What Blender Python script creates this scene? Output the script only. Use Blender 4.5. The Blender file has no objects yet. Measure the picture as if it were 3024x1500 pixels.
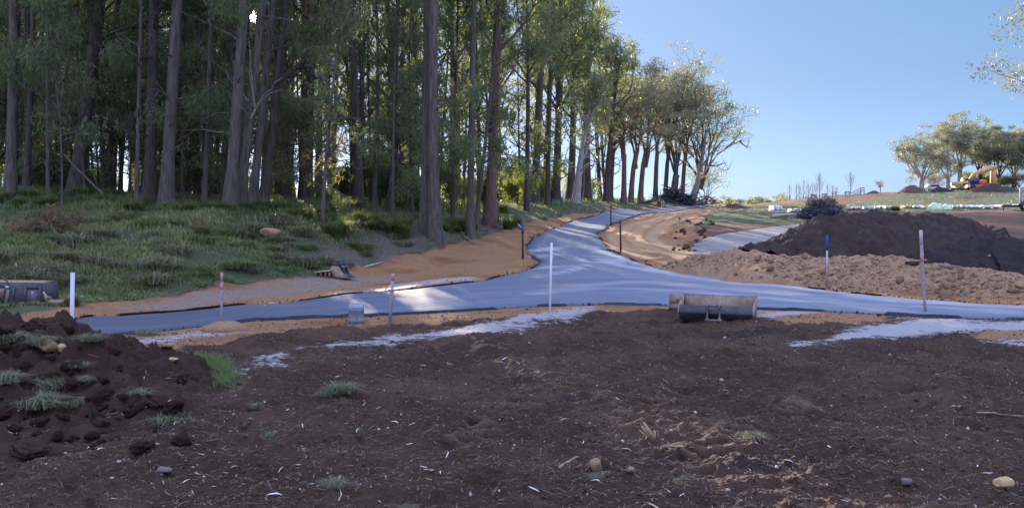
import bpy, math, random
import numpy as np
from mathutils import Vector, Matrix, Quaternion
from mathutils.geometry import delaunay_2d_cdt

scn = bpy.context.scene
COL = scn.collection
# ------------------------------------------------------------------ camera, sky, sun, exposure
F, HZ, EYE = 3033.0, 600.0, 2.25          # focal length in photo pixels, horizon row, eye height in metres
cam_d = bpy.data.cameras.new('camera')
cam = bpy.data.objects.new('camera', cam_d)
COL.objects.link(cam)
scn.camera = cam
cam.location = (0, 0, EYE)
cam.rotation_euler = (math.radians(90), 0, 0)
cam_d.sensor_width = 36.0
cam_d.lens = 36.0 * F / 3024.0
cam_d.shift_y = -(750.0 - HZ) / 3024.0
cam_d.clip_start = 0.1
cam_d.clip_end = 4000.0

SUN = Vector(((748 - 1512) / F, 1.0, (HZ - 52) / F)).normalized()
SUN_EL = math.asin(SUN.z)
SUN_AZ = math.atan2(SUN.x, SUN.y)
world = bpy.data.worlds.new('World')
scn.world = world
world.use_nodes = True
wt = world.node_tree
sky = wt.nodes.new('ShaderNodeTexSky')
sky.sky_type = 'NISHITA'
sky.sun_disc = True        # the sun is in the picture; its disc is tiny and adds almost no light
sky.sun_size = math.radians(0.8)
sky.sun_elevation = SUN_EL
sky.sun_rotation = SUN_AZ
sky.altitude = 600.0
sky.air_density = 1.0
sky.dust_density = 1.2
sky.ozone_density = 2.0
def wn(t, **k):
    n = wt.nodes.new(t)
    for q, v in k.items(): setattr(n, q, v)
    return n
# low sky toned down; sky overhead and behind raised as added fill light
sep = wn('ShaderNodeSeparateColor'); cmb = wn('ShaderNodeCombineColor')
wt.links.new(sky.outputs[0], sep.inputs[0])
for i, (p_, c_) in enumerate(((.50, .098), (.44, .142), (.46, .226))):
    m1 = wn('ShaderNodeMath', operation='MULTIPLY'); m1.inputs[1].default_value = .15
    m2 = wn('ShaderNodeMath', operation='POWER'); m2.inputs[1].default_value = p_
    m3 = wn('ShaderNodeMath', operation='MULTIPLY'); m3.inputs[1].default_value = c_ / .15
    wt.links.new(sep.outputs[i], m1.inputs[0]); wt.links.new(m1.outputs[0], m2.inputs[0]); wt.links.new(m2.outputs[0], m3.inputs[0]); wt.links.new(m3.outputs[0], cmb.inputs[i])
tc = wn('ShaderNodeTexCoord'); sx = wn('ShaderNodeSeparateXYZ')
wt.links.new(tc.outputs['Generated'], sx.inputs[0])
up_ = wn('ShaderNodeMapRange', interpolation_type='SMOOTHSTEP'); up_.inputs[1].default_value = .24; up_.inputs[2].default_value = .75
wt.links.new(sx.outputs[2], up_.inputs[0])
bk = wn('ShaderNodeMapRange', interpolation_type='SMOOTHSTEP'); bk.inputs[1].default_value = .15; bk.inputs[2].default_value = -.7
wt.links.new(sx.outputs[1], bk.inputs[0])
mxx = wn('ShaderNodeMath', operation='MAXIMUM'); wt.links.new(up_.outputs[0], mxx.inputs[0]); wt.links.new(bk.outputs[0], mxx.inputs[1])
lowb = wn('ShaderNodeMapRange', interpolation_type='SMOOTHSTEP'); lowb.inputs[1].default_value = .13; lowb.inputs[2].default_value = -.01
wt.links.new(sx.outputs[2], lowb.inputs[0])
hzn = wn('ShaderNodeMix', data_type='RGBA', blend_type='MULTIPLY')
wt.links.new(lowb.outputs[0], hzn.inputs[0]); wt.links.new(cmb.outputs[0], hzn.inputs[6]); hzn.inputs[7].default_value = (1.12, 1.28, 1.55, 1)
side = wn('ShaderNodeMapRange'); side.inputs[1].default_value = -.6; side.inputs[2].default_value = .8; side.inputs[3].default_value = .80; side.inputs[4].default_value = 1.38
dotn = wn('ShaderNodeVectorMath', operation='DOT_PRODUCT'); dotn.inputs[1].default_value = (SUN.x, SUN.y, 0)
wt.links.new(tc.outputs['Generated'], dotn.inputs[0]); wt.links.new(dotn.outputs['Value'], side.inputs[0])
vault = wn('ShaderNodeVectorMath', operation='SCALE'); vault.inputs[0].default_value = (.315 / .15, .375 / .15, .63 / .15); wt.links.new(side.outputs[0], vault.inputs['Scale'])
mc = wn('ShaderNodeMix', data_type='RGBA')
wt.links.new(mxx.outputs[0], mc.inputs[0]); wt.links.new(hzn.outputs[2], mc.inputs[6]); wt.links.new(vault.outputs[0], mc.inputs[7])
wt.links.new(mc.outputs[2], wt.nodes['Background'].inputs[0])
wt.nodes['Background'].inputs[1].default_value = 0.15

sl = bpy.data.lights.new('sun_lamp', 'SUN')
sl.energy = 3.9
sl.angle = math.radians(0.5)
sl.color = (1.0, 0.83, 0.60)
so = bpy.data.objects.new('sun_lamp', sl)
COL.objects.link(so)
so.rotation_euler = SUN.to_track_quat('Z', 'Y').to_euler()
so.location = (0, 0, 60)

scn.view_settings.view_transform = 'Standard'
scn.view_settings.look = 'None'
scn.view_settings.gamma = 1.0
scn.view_settings.exposure = 2.0
scn.cycles.use_denoising = True
scn.cycles.max_bounces = 6
scn.cycles.diffuse_bounces = 3
scn.cycles.glossy_bounces = 2
scn.cycles.transmission_bounces = 3
scn.cycles.transparent_max_bounces = 4
scn.cycles.sample_clamp_indirect = 4.0

R = np.random.default_rng(7)

# ------------------------------------------------------------------ helpers: noise
def _hash(ix, iy, seed):
    h = (ix.astype(np.int64) * 374761393 + iy.astype(np.int64) * 668265263 + seed * 974634777) & 0xFFFFFFFF
    h = ((h ^ (h >> 13)) * 1274126177) & 0xFFFFFFFF
    return ((h ^ (h >> 16)) & 0xFFFF) / 65535.0

def vnoise(x, y, seed=0):
    ix = np.floor(x); iy = np.floor(y)
    fx = x - ix; fy = y - iy
    fx = fx * fx * (3 - 2 * fx); fy = fy * fy * (3 - 2 * fy)
    a = _hash(ix, iy, seed); b = _hash(ix + 1, iy, seed)
    c = _hash(ix, iy + 1, seed); d = _hash(ix + 1, iy + 1, seed)
    return (a * (1 - fx) + b * fx) * (1 - fy) + (c * (1 - fx) + d * fx) * fy * 1.0 - 0.5

def fbm(x, y, scale, octs=3, seed=0):
    x = np.asarray(x, float); y = np.asarray(y, float)
    v = 0.0; a = 1.0; f = 1.0 / scale
    for o in range(octs):
        ca, sa = math.cos(o * 1.1 + 0.4), math.sin(o * 1.1 + 0.4)
        v = v + a * vnoise((x * ca - y * sa) * f + 31.7 * o, (x * sa + y * ca) * f - 17.3 * o, seed + o)
        a *= 0.5; f *= 2.03
    return v

def sstep(a, b, x):
    t = np.clip((np.asarray(x, float) - a) / (b - a), 0, 1)
    return t * t * (3 - 2 * t)

# ------------------------------------------------------------------ terrain surface (smooth), a thin plate spline through surveyed points
_cp = []
def cpx(px, py, d): _cp.append(((px - 1512) / F, math.log(d), EYE - (py - HZ) / F * d))
def cpz(px, d, z): _cp.append(((px - 1512) / F, math.log(d), z))
for px in (-2500, -900, 300, 1512, 2700, 4000, 5600):
    for d, z in ((3, .05), (5.5, .05), (9, .04), (13, .02)): cpz(px, d, z)
for px, d in ((-900, 17), (230, 17), (1000, 19.5), (1600, 22), (2200, 21.5), (2750, 20), (3400, 19.5), (4600, 19)): cpz(px, d, 0)
for px, d in ((200, 20), (700, 23.5), (1000, 25.7), (1300, 29.4), (3024, 22.6), (2465, 26.3), (2172, 30.5)): cpz(px, d, 0.0)
for p in [(1503, 813, 31.5), (1580, 765, 37), (1560, 730, 41), (1573, 704, 44), (1643, 671, 51), (1737, 643, 61), (1878, 622, 79),
          (2101, 606, 110), (1925, 789, 34.5), (1850, 765, 37.5), (1785, 735, 41), (1768, 700, 45), (1800, 668, 51), (1860, 650, 58),
          (1950, 632, 69), (2080, 616, 93)]: cpx(*p)
# grass bank on the left
for p in [(0, 905, 21.8), (300, 882, 23.6), (500, 870, 24.6), (700, 842, 27.2), (900, 812, 31), (1100, 768, 36), (1270, 740, 38.5),
          (1350, 717, 41), (1480, 678, 46), (1560, 655, 50), (300, 760, 27.5), (600, 760, 29), (0, 760, 26),
          (300, 690, 31.5), (600, 690, 32.5), (900, 700, 34.8), (1100, 705, 38), (1250, 700, 40), (0, 680, 30.5),
          (0, 575, 41), (300, 590, 40), (500, 608, 39.5), (700, 620, 39), (900, 622, 42), (1100, 640, 44), (1300, 635, 48),
          (1450, 652, 49), (1600, 618, 58), (1700, 606, 68), (1800, 600, 78), (1900, 597, 90), (2020, 598, 102),
          (0, 565, 60), (500, 585, 60), (1000, 592, 62), (1400, 602, 68), (1700, 600, 85), (1900, 597, 105),
          (0, 570, 100), (700, 580, 110), (1400, 590, 120), (2000, 600, 140), (-900, 900, 22), (-900, 680, 31), (-900, 570, 45), (-900, 560, 100)]: cpx(*p)
# right hand field and hill
for p in [(2040, 735, 40.5), (2060, 660, 54), (2250, 625, 72), (2430, 655, 60), (2430, 622, 76), (2300, 700, 46), (2600, 700, 46), (3024, 720, 44),
          (2800, 640, 62), (3024, 632, 64), (2650, 620, 76), (2900, 617, 78), (3100, 616, 78), (2800, 594, 96), (3024, 590, 96), (2500, 603, 96),
          (2680, 568, 122), (2830, 562, 122), (3024, 556, 122), (2560, 573, 118), (2472, 579, 116), (2388, 587, 114), (2313, 595, 112), (2200, 606, 112), (3400, 548, 122), (3400, 620, 78),
          (3600, 800, 34), (3400, 860, 26), (4200, 600, 60), (4600, 545, 122)]: cpx(*p)
for px, d, z in ((2150, 170, -1.0), (2350, 170, 0.0), (2550, 170, 1.8), (2750, 170, 3.0), (3024, 170, 3.5), (4200, 170, 4), (1900, 190, 0.5), (2150, 300, -8),
                 (1400, 300, 0), (300, 300, 3), (-900, 300, 4), (2600, 300, -2), (3024, 300, 3), (4200, 300, 4)): cpz(px, d, z)
_cp = np.array(_cp)
_S = np.array([1.0, 0.33])
def _tps(r2): return 0.5 * r2 * np.log(np.maximum(r2, 1e-12))
_X = _cp[:, :2] * _S
_n = len(_X)
_K = _tps(((_X[:, None] - _X[None]) ** 2).sum(-1)) + np.eye(_n) * 2e-5
_P = np.hstack([np.ones((_n, 1)), _X])
_A = np.block([[_K, _P], [_P.T, np.zeros((3, 3))]])
_zz = _cp[:, 2]
_dd = np.exp(_cp[:, 1])
_w = np.linalg.solve(_A, np.concatenate([_zz / (0.3 + _dd * 0.02), np.zeros(3)]))

def tz(x, y):
    """smooth ground height"""
    x = np.asarray(x, float); y = np.asarray(y, float)
    shp = np.broadcast(x, y).shape
    x = np.broadcast_to(x, shp).ravel(); y = np.broadcast_to(y, shp).ravel()
    yy = np.clip(y, 3.0, 300.0)
    u = np.clip(x / yy, -1.1, 1.1); v = np.log(yy)
    q = np.stack([u, v], 1) * _S
    out = np.empty(len(q))
    for i in range(0, len(q), 50000):
        s = q[i:i + 50000]
        r2 = ((s[:, None, 0] - _X[None, :, 0]) ** 2 + (s[:, None, 1] - _X[None, :, 1]) ** 2)
        out[i:i + 50000] = _tps(r2) @ _w[:_n] + _w[_n] + s @ _w[_n + 1:]
    out = out * (0.3 + yy * 0.02)
    return out.reshape(shp)

_DS = np.exp(np.linspace(math.log(4), math.log(280), 900))
def at(px, py):
    """ground point seen at photo pixel (px, py): first crossing of the line of sight with the smooth terrain"""
    u = (px - 1512) / F
    h = EYE - (py - HZ) / F * _DS - tz(u * _DS, _DS)
    k = np.argmax(h < 0) if (h < 0).any() else len(h) - 1
    if k > 0:
        t = h[k - 1] / (h[k - 1] - h[k] + 1e-9); t = min(max(t, 0), 1)
        d = _DS[k - 1] + t * (_DS[k] - _DS[k - 1])
    else: d = _DS[0]
    return np.array([u * d, d])
def atd(px, d): return np.array([(px - 1512) / F * d, d])
def zpx(py, d): return EYE - (py - HZ) / F * d

# ------------------------------------------------------------------ outlines on the ground (world metres)
def outline(pts, step=0.3, wob=0.0, seed=0, closed=True):
    P = np.array([at(*p) if len(p) == 2 else np.array(p[:2]) for p in pts])
    n = len(P); out = []
    for i in range(n if closed else n - 1):
        p0, p1, p2, p3 = (P[(i + k) % n] if closed else P[min(max(i + k, 0), n - 1)] for k in (-1, 0, 1, 2))
        m = max(1, int(np.linalg.norm(p2 - p1) / step))
        m = min(m, 60)
        for t in np.arange(m) / m:
            a = 0.35
            q = p1 + (p2 - p0) * a * (t - 2 * t * t + t ** 3) + (p3 - p1) * a * (t ** 3 - t * t) + (p2 - p1) * (3 * t * t - 2 * t ** 3)
            out.append(q)
    out = np.array(out)
    if wob:
        out = out + wob * np.stack([fbm(out[:, 0], out[:, 1], .9, 3, seed), fbm(out[:, 0], out[:, 1], .9, 3, seed + 9)], 1)
    return out

def sdist(poly, x, y):
    """signed distance, positive inside"""
    x = np.asarray(x, float).ravel(); y = np.asarray(y, float).ravel()
    res = np.full(len(x), -9.0)
    lo = poly.min(0) - 3; hi = poly.max(0) + 3
    idx = np.nonzero((x > lo[0]) & (x < hi[0]) & (y > lo[1]) & (y < hi[1]))[0]
    A = poly; B = np.roll(poly, -1, 0)
    for i in range(0, len(idx), 20000):
        k = idx[i:i + 20000]
        X = x[k]; Y = y[k]
        best = np.full(len(k), 1e9); ins = np.zeros(len(k), bool)
        for (ax, ay), (bx, by) in zip(A, B):
            ex, ey = bx - ax, by - ay
            L = ex * ex + ey * ey + 1e-12
            t = np.clip(((X - ax) * ex + (Y - ay) * ey) / L, 0, 1)
            d2 = (X - ax - t * ex) ** 2 + (Y - ay - t * ey) ** 2
            best = np.minimum(best, d2)
            c = ((ay > Y) != (by > Y)) & (X < (bx - ax) * (Y - ay) / (by - ay + 1e-12) + ax)
            ins ^= c
        res[k] = np.where(ins, 1, -1) * np.sqrt(best)
    return res

def pdist(line, x, y):
    x = np.asarray(x, float).ravel(); y = np.asarray(y, float).ravel()
    best = np.full(len(x), 1e9); along = np.zeros(len(x)); side = np.zeros(len(x)); acc = 0.0
    for (ax, ay), (bx, by) in zip(line[:-1], line[1:]):
        ex, ey = bx - ax, by - ay
        L = math.hypot(ex, ey) + 1e-9
        t = np.clip(((x - ax) * ex + (y - ay) * ey) / L / L, 0, 1)
        d2 = (x - ax - t * ex) ** 2 + (y - ay - t * ey) ** 2
        m = d2 < best
        best = np.where(m, d2, best); along = np.where(m, acc + t * L, along)
        side = np.where(m, np.sign(ex * (y - ay) - ey * (x - ax)), side)
        acc += L
    return np.sqrt(best), along, side

ROAD_PX = [(225, 1004), (330, 994), (470, 977), (657, 957), (850, 943), (1057, 933), (1250, 925), (1409, 916), (1620, 904), (1761, 898), (1984, 902), (2230, 913),
           (2465, 921), (2735, 936), (3024, 945), (3700, 960), (3700, 925), (3024, 902), (2700, 883), (2465, 859), (2172, 824), (2043, 810), (1925, 787),
           (1843, 757), (1796, 734), (1770, 704), (1778, 681), (1831, 655), (1937, 630), (2054, 616), (2136, 608.5),
           (2101, 606.5), (1996, 610), (1878, 622), (1737, 643), (1643, 671), (1573, 704), (1559, 728), (1561, 751), (1587, 769), (1573, 789),
           (1503, 813), (1350, 839), (1174, 860), (939, 883), (704, 901), (458, 927), (330, 933), (215, 942)]
ROAD = outline(ROAD_PX, 0.25, 0.22, 3)
GRAVEL = outline([(2040, 742), (2052, 715), (2115, 695), (2200, 680), (2330, 665), (2450, 650), (2520, 644), (2580, 660), (2420, 684), (2320, 700), (2260, 722), (2270, 760), (2190, 775), (2090, 765)], .4, .25, 4)
Z_ORANGE = [outline(p, .5, .35, 5 + i) for i, p in enumerate([
    [(-100, 928), (130, 915), (300, 888), (480, 872), (600, 852), (700, 840), (830, 824), (930, 817), (1000, 792), (1130, 764), (1250, 747), (1330, 724), (1400, 707),
     (1480, 680), (1560, 655), (1640, 640), (1700, 631), (1780, 624), (1900, 616), (1900, 625), (1750, 645), (1650, 680), (1595, 720), (1620, 770), (1520, 815), (1330, 850), (1000, 885), (700, 912), (330, 945), (200, 960), (-100, 985)],
    [(215, 1000), (400, 970), (650, 950), (900, 935), (1100, 925), (1300, 912), (1600, 898), (1800, 890), (2000, 896), (2035, 908), (1950, 915), (1800, 922), (1650, 932), (1560, 938), (1350, 950),
     (1150, 964), (950, 974), (820, 990), (700, 1004), (600, 1014), (450, 1040), (300, 1042), (240, 1022)],
    [(2100, 905), (2300, 912), (2500, 918), (2620, 936), (2500, 958), (2350, 968), (2250, 940)],
    [(2870, 985), (2950, 968), (3100, 965), (3300, 975), (3300, 1010), (2920, 1000)],
    [(1760, 735), (1745, 700), (1775, 668), (1850, 645), (1960, 626), (2090, 612), (2160, 606), (2185, 607), (2150, 620), (2095, 634), (2070, 650), (2055, 670), (2045, 700), (2035, 735), (2060, 765), (2300, 762), (2600, 800), (3100, 830), (3500, 860), (3500, 935), (3024, 912),
     (2700, 890), (2465, 865), (2172, 830), (2043, 815), (1925, 795), (1820, 765)]])]
Z_WHITE = [outline(p, .35, .25, 20 + i) for i, p in enumerate([
    [(700, 1085), (740, 1062), (800, 1045), (930, 1020), (1060, 1005), (1200, 985), (1350, 965), (1450, 945), (1580, 920), (1700, 905), (1770, 902), (1790, 912), (1740, 935), (1600, 962), (1500, 987), (1400, 998), (1250, 1003), (1130, 1018), (1000, 1028), (880, 1033), (800, 1068), (740, 1100), (700, 1110)],
    [(250, 1018), (330, 1003), (480, 990), (600, 975), (720, 968), (690, 984), (560, 1002), (450, 1020), (300, 1024)],
    [(2320, 1032), (2400, 1000), (2450, 983), (2560, 953), (2700, 940), (2900, 945), (3100, 948), (3200, 960), (3060, 970), (2950, 974), (2800, 988), (2700, 1003), (2600, 1008), (2480, 1015), (2390, 1037), (2330, 1040)],
    [(2225, 920), (2330, 913), (2430, 918), (2330, 942), (2225, 945)],
    [(2870, 1002), (2960, 998), (3200, 1003), (3200, 1018), (2950, 1016)],
    [(700, 897), (960, 872), (1130, 845), (1250, 830), (1400, 815), (1420, 826), (1200, 850), (1000, 874), (800, 898)]])]
Z_GREYGRIT = outline([(380, 900), (560, 872), (780, 848), (900, 826), (1050, 816), (1180, 808), (1220, 815), (1080, 840), (880, 868), (650, 890), (480, 915)], .5, .3, 31)
Z_LITTER = outline([(950, 760), (1010, 720), (1100, 690), (1250, 672), (1330, 640), (1450, 648), (1560, 640), (1570, 652), (1500, 674), (1350, 708), (1200, 745), (1050, 772)], .5, .5, 32)
Z_GRASS = [outline([(-1500, 960), (-100, 925), (130, 913), (300, 886), (480, 870), (600, 850), (700, 838), (830, 822), (930, 815), (1000, 790), (1130, 762), (1250, 745), (1330, 722), (1400, 705), (1480, 678), (1560, 652), (1640, 637), (1700, 628), (1790, 620), (1900, 613), (2000, 607),
                    (26, 112, 0), (32, 160, 0), (20, 270, 0), (-120, 270, 0), (-200, 120, 0), (-60, 30, 0)], .8, .4, 33),
           outline([(2095, 634), (2160, 618), (2250, 606), (2330, 603), (2420, 603), (2560, 625), (2700, 625), (2800, 622), (3100, 620), (3500, 620), (3700, 560), (95, 190, 0), (62, 190, 0), (2650, 574), (2590, 588), (2500, 602), (2420, 640), (2300, 655), (2160, 664), (2080, 660)], .8, .6, 34),
           outline([(450, 1030), (510, 1025), (540, 1065), (640, 1070), (690, 1090), (730, 1130), (680, 1160), (560, 1130), (470, 1080)], .3, .35, 35)]
Z_HILLDIRT = [outline(p, .8, .8, 40 + i) for i, p in enumerate([
    [(2840, 575), (2960, 565), (2990, 572), (2900, 585), (2830, 588)]])]
# tyre ruts in the orange verge
RUTS = [outline(p, .5, 0, 0, False) for p in (
    [(2140, 612), (2040, 628), (1960, 645), (1905, 668), (1873, 692), (1868, 704), (1895, 722), (1960, 745), (2040, 770)],
    [(2150, 617), (2060, 634), (1985, 655), (1940, 680), (1925, 698), (1945, 718), (2010, 742), (2070, 760)],
    [(1990, 634), (1900, 655), (1840, 680), (1815, 702), (1850, 735), (1930, 765)])]
# grouser prints of a tracked machine in the foreground soil
TRACKS = [outline(p, .2, 0, 0, False) for p in (
    [(1380, 1300), (1490, 1225), (1590, 1165), (1680, 1120)], [(1720, 1330), (1830, 1245), (1930, 1190), (2040, 1150)],
    [(1900, 1500), (2050, 1380), (2230, 1265), (2380, 1190)], [(2230, 1500), (2330, 1410), (2480, 1310)], [(1560, 1500), (1700, 1415), (1850, 1340)])]

def masks(x, y):
    x = np.asarray(x, float).ravel(); y = np.asarray(y, float).ravel()
    m = {}
    m['road'] = sdist(ROAD, x, y)
    m['gravel'] = sdist(GRAVEL, x, y)
    m['orange'] = np.max([sdist(p, x, y) for p in Z_ORANGE], 0)
    m['white'] = np.max([sdist(p, x, y) for p in Z_WHITE], 0)
    m['grit'] = sdist(Z_GREYGRIT, x, y)
    m['litter'] = sdist(Z_LITTER, x, y)
    m['grass'] = np.max([sdist(p, x, y) for p in Z_GRASS], 0)
    m['field'] = np.maximum(np.minimum(sstep(27, 33, y) * 2 - 1, (x - 6) * .5), -1)
    m['hilldirt'] = np.max([sdist(p, x, y) for p in Z_HILLDIRT], 0)
    return m

def disp(x, y, m):
    """small relief on top of the smooth terrain"""
    road = sstep(-0.9, 0.0, m['road'])
    gr = sstep(-.6, .4, m['gravel'])
    soil = (1 - sstep(20, 26, y)) * (1 - sstep(-.5, .3, m['grass'])) * (1 - .75 * sstep(-.3, .3, m['orange']))
    soil = soil * (1 - .6 * sstep(-.2, .2, m['white']))
    n = soil * (0.13 * fbm(x, y, 1.3, 2, 11) + 0.11 * fbm(x, y, .32, 3, 12) + .05 * fbm(x, y, .11, 3, 14) + .045 * (0.5 - np.abs(fbm(x, y, .13, 2, 13))))
    wob = (0.12 + .16 * sstep(-.2, .6, m['grass']) * (y < 60)) * fbm(x, y, 2.3, 3, 15) + .06 * fbm(x, y, .6, 2, 16)
    n = n + (1 - soil) * wob * (1 - .6 * sstep(0, .5, m['orange']) * (y < 40))
    near = y < 22
    if near.any():
        xs, ys = x[near], y[near]; add = np.zeros(len(xs))
        for i, t in enumerate(TRACKS):
            d, s, _ = pdist(t, xs, ys)
            w = 1 - sstep(.20, .28, d)
            patch = sstep(-.35, .1, fbm(xs, ys, 1.1, 2, 60 + i))
            ridge = np.clip(np.sin(s * 2 * math.pi / .21) * 1.6, -1, 1)
            add += w * patch * (ridge * .055 - .03) + (1 - w) * (1 - sstep(.28, .42, d)) * .02 * patch
        n[near] += add
    far = (y > 34) & (x > 2)
    if far.any():
        xs, ys = x[far], y[far]; add = np.zeros(len(xs))
        for t in RUTS:
            d, s, _ = pdist(t, xs, ys)
            add += -.07 * (1 - sstep(.2, .42, d)) + .06 * np.exp(-((d - .6) / .18) ** 2)
        n[far] += add
    n = n * (1 - road) * (1 - .8 * gr)
    return n - 0.06 * sstep(-.05, .15, m['road']) - .05 * sstep(-.05, .2, m['gravel'])

def gz(x, y):
    x = np.atleast_1d(np.asarray(x, float)); y = np.atleast_1d(np.asarray(y, float))
    return tz(x, y) + disp(x, y, masks(x, y))
def g1(p): return float(gz(p[0], p[1])[0])

# ------------------------------------------------------------------ mesh building
def nm(o): o.data.polygons.foreach_set('use_smooth', np.ones(len(o.data.polygons), bool))
class Geo:
    def __init__(s): s.v = []; s.f = {3: [], 4: []}; s.n = 0; s.att = {}; s.ng = []
    def add(s, v, f, att=None):
        v = np.asarray(v, float).reshape(-1, 3); f = np.asarray(f, int)
        s.v.append(v); s.f[f.shape[1]].append(f + s.n)
        if att is not None: s.att.setdefault('tint', []).append((s.n, np.broadcast_to(np.asarray(att, float), (len(v),))))
        s.n += len(v); return s
    def poly(s, v, faces):
        v = np.asarray(v, float).reshape(-1, 3)
        s.v.append(v)
        for f in faces: s.ng.append([i + s.n for i in f])
        s.n += len(v); return s
    def box(s, c, size, rot=None):
        hx, hy, hz = np.array(size) / 2.0
        v = np.array([(-hx, -hy, -hz), (hx, -hy, -hz), (hx, hy, -hz), (-hx, hy, -hz), (-hx, -hy, hz), (hx, -hy, hz), (hx, hy, hz), (-hx, hy, hz)])
        if rot is not None: v = v @ np.array(rot.to_3x3() if hasattr(rot, 'to_3x3') else rot).T
        return s.add(v + np.array(c), [(0, 3, 2, 1), (4, 5, 6, 7), (0, 1, 5, 4), (1, 2, 6, 5), (2, 3, 7, 6), (3, 0, 4, 7)])
    def tube(s, P, r, k=8, caps=True, att=None):
        P = np.asarray(P, float); n = len(P); r = np.broadcast_to(np.asarray(r, float), (n,))
        T = np.gradient(P, axis=0); T /= np.linalg.norm(T, axis=1)[:, None] + 1e-9
        ref = np.array([1., 0, 0]) if abs(T[:, 0]).mean() < .7 else np.array([0, 1., 0])
        U = ref - T * (T @ ref)[:, None]; U /= np.linalg.norm(U, axis=1)[:, None] + 1e-9
        W = np.cross(T, U)
        a = np.arange(k) * 2 * math.pi / k
        v = (P[:, None] + r[:, None, None] * (np.cos(a)[None, :, None] * U[:, None] + np.sin(a)[None, :, None] * W[:, None])).reshape(-1, 3)
        i = np.arange(n - 1)[:, None] * k; j = np.arange(k)[None]; j2 = (j + 1) % k
        f = np.stack([i + j, i + j2, i + k + j2, i + k + j], -1).reshape(-1, 4)
        b = s.n
        s.add(v, f, att)
        if caps:
            s.ng.append(list(range(b, b + k))[::-1]); s.ng.append(list(range(b + (n - 1) * k, b + n * k)))
        return s
    def cyl(s, a, b, r, k=12, r2=None): return s.tube([a, b], [r, r if r2 is None else r2], k)
    def prism(s, prof, x0, x1, axis=0):
        """profile of (a, b) pairs swept along an axis (0: prof is y,z; 1: prof is x,z)"""
        p = np.array(prof, float); n = len(p)
        def mk(t):
            o = np.zeros((n, 3))
            if axis == 0: o[:, 0] = t; o[:, 1] = p[:, 0]; o[:, 2] = p[:, 1]
            elif axis == 1: o[:, 1] = t; o[:, 0] = p[:, 0]; o[:, 2] = p[:, 1]
            else: o[:, 2] = t; o[:, 0] = p[:, 0]; o[:, 1] = p[:, 1]
            return o
        v = np.vstack([mk(x0), mk(x1)])
        return s.poly(v, [list(range(n))[::-1], list(range(n, 2 * n))] + [(i, (i + 1) % n, n + (i + 1) % n, n + i) for i in range(n)])
    def mesh(s, name, mat=None, smooth=False):
        me = bpy.data.meshes.new(name)
        V = np.vstack(s.v) if s.v else np.zeros((0, 3))
        tri = np.vstack(s.f[3]) if s.f[3] else np.zeros((0, 3), int)
        quad = np.vstack(s.f[4]) if s.f[4] else np.zeros((0, 4), int)
        ngl = [len(f) for f in s.ng]
        loops = np.concatenate([tri.ravel(), quad.ravel()] + ([np.concatenate([np.array(f) for f in s.ng])] if s.ng else [])).astype(np.int32)
        tot = np.concatenate([np.full(len(tri), 3), np.full(len(quad), 4), np.array(ngl, int)]).astype(np.int32)
        st = np.concatenate([[0], np.cumsum(tot)[:-1]]).astype(np.int32) if len(tot) else np.zeros(0, np.int32)
        me.vertices.add(len(V)); me.vertices.foreach_set('co', V.ravel().astype(np.float32))
        me.loops.add(len(loops)); me.loops.foreach_set('vertex_index', loops)
        me.polygons.add(len(tot)); me.polygons.foreach_set('loop_start', st)
        try: me.polygons.foreach_set('loop_total', tot)
        except Exception: pass
        if smooth: me.polygons.foreach_set('use_smooth', np.ones(len(tot), bool))
        if 'tint' in s.att:
            t = np.zeros(len(V), np.float32)
            for b, a in s.att['tint']: t[b:b + len(a)] = a
            me.attributes.new('tint', 'FLOAT', 'POINT').data.foreach_set('value', t)
        me.update(calc_edges=True); me.validate()
        if mat: me.materials.append(mat)
        return me
    def build(s, name, mat=None, parent=None, smooth=False, loc=None):
        o = bpy.data.objects.new(name, s.mesh(name, mat, smooth)); COL.objects.link(o)
        if parent is not None: o.parent = parent
        if loc is not None: o.location = loc
        return o

def tag(o, label=None, cat=None, group=None, kind=None):
    if label: o['label'] = label
    if cat: o['category'] = cat
    if group: o['group'] = group
    if kind: o['kind'] = kind
    return o
def thing(name, label, cat, loc=(0, 0, 0), rz=0.0, group=None, scale=1.0):
    o = bpy.data.objects.new(name, None); COL.objects.link(o)
    o.location = [float(c) for c in loc]; o.rotation_euler = (0, 0, rz)
    o.scale = (scale,) * 3 if np.isscalar(scale) else scale
    o.empty_display_size = .2
    return tag(o, label, cat, group)
def dup(root, loc, rz=0.0, scale=1.0, label=None, group=None):
    def cp(o, par):
        c = o.copy(); COL.objects.link(c)
        if par is not None: c.parent = par
        for ch in o.children: cp(ch, c)
        return c
    c = cp(root, None)
    c.location = [float(q) for q in loc]; c.rotation_euler = (0, 0, rz)
    c.scale = (scale,) * 3 if np.isscalar(scale) else scale
    if label: c['label'] = label
    if group: c['group'] = group
    return c

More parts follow.
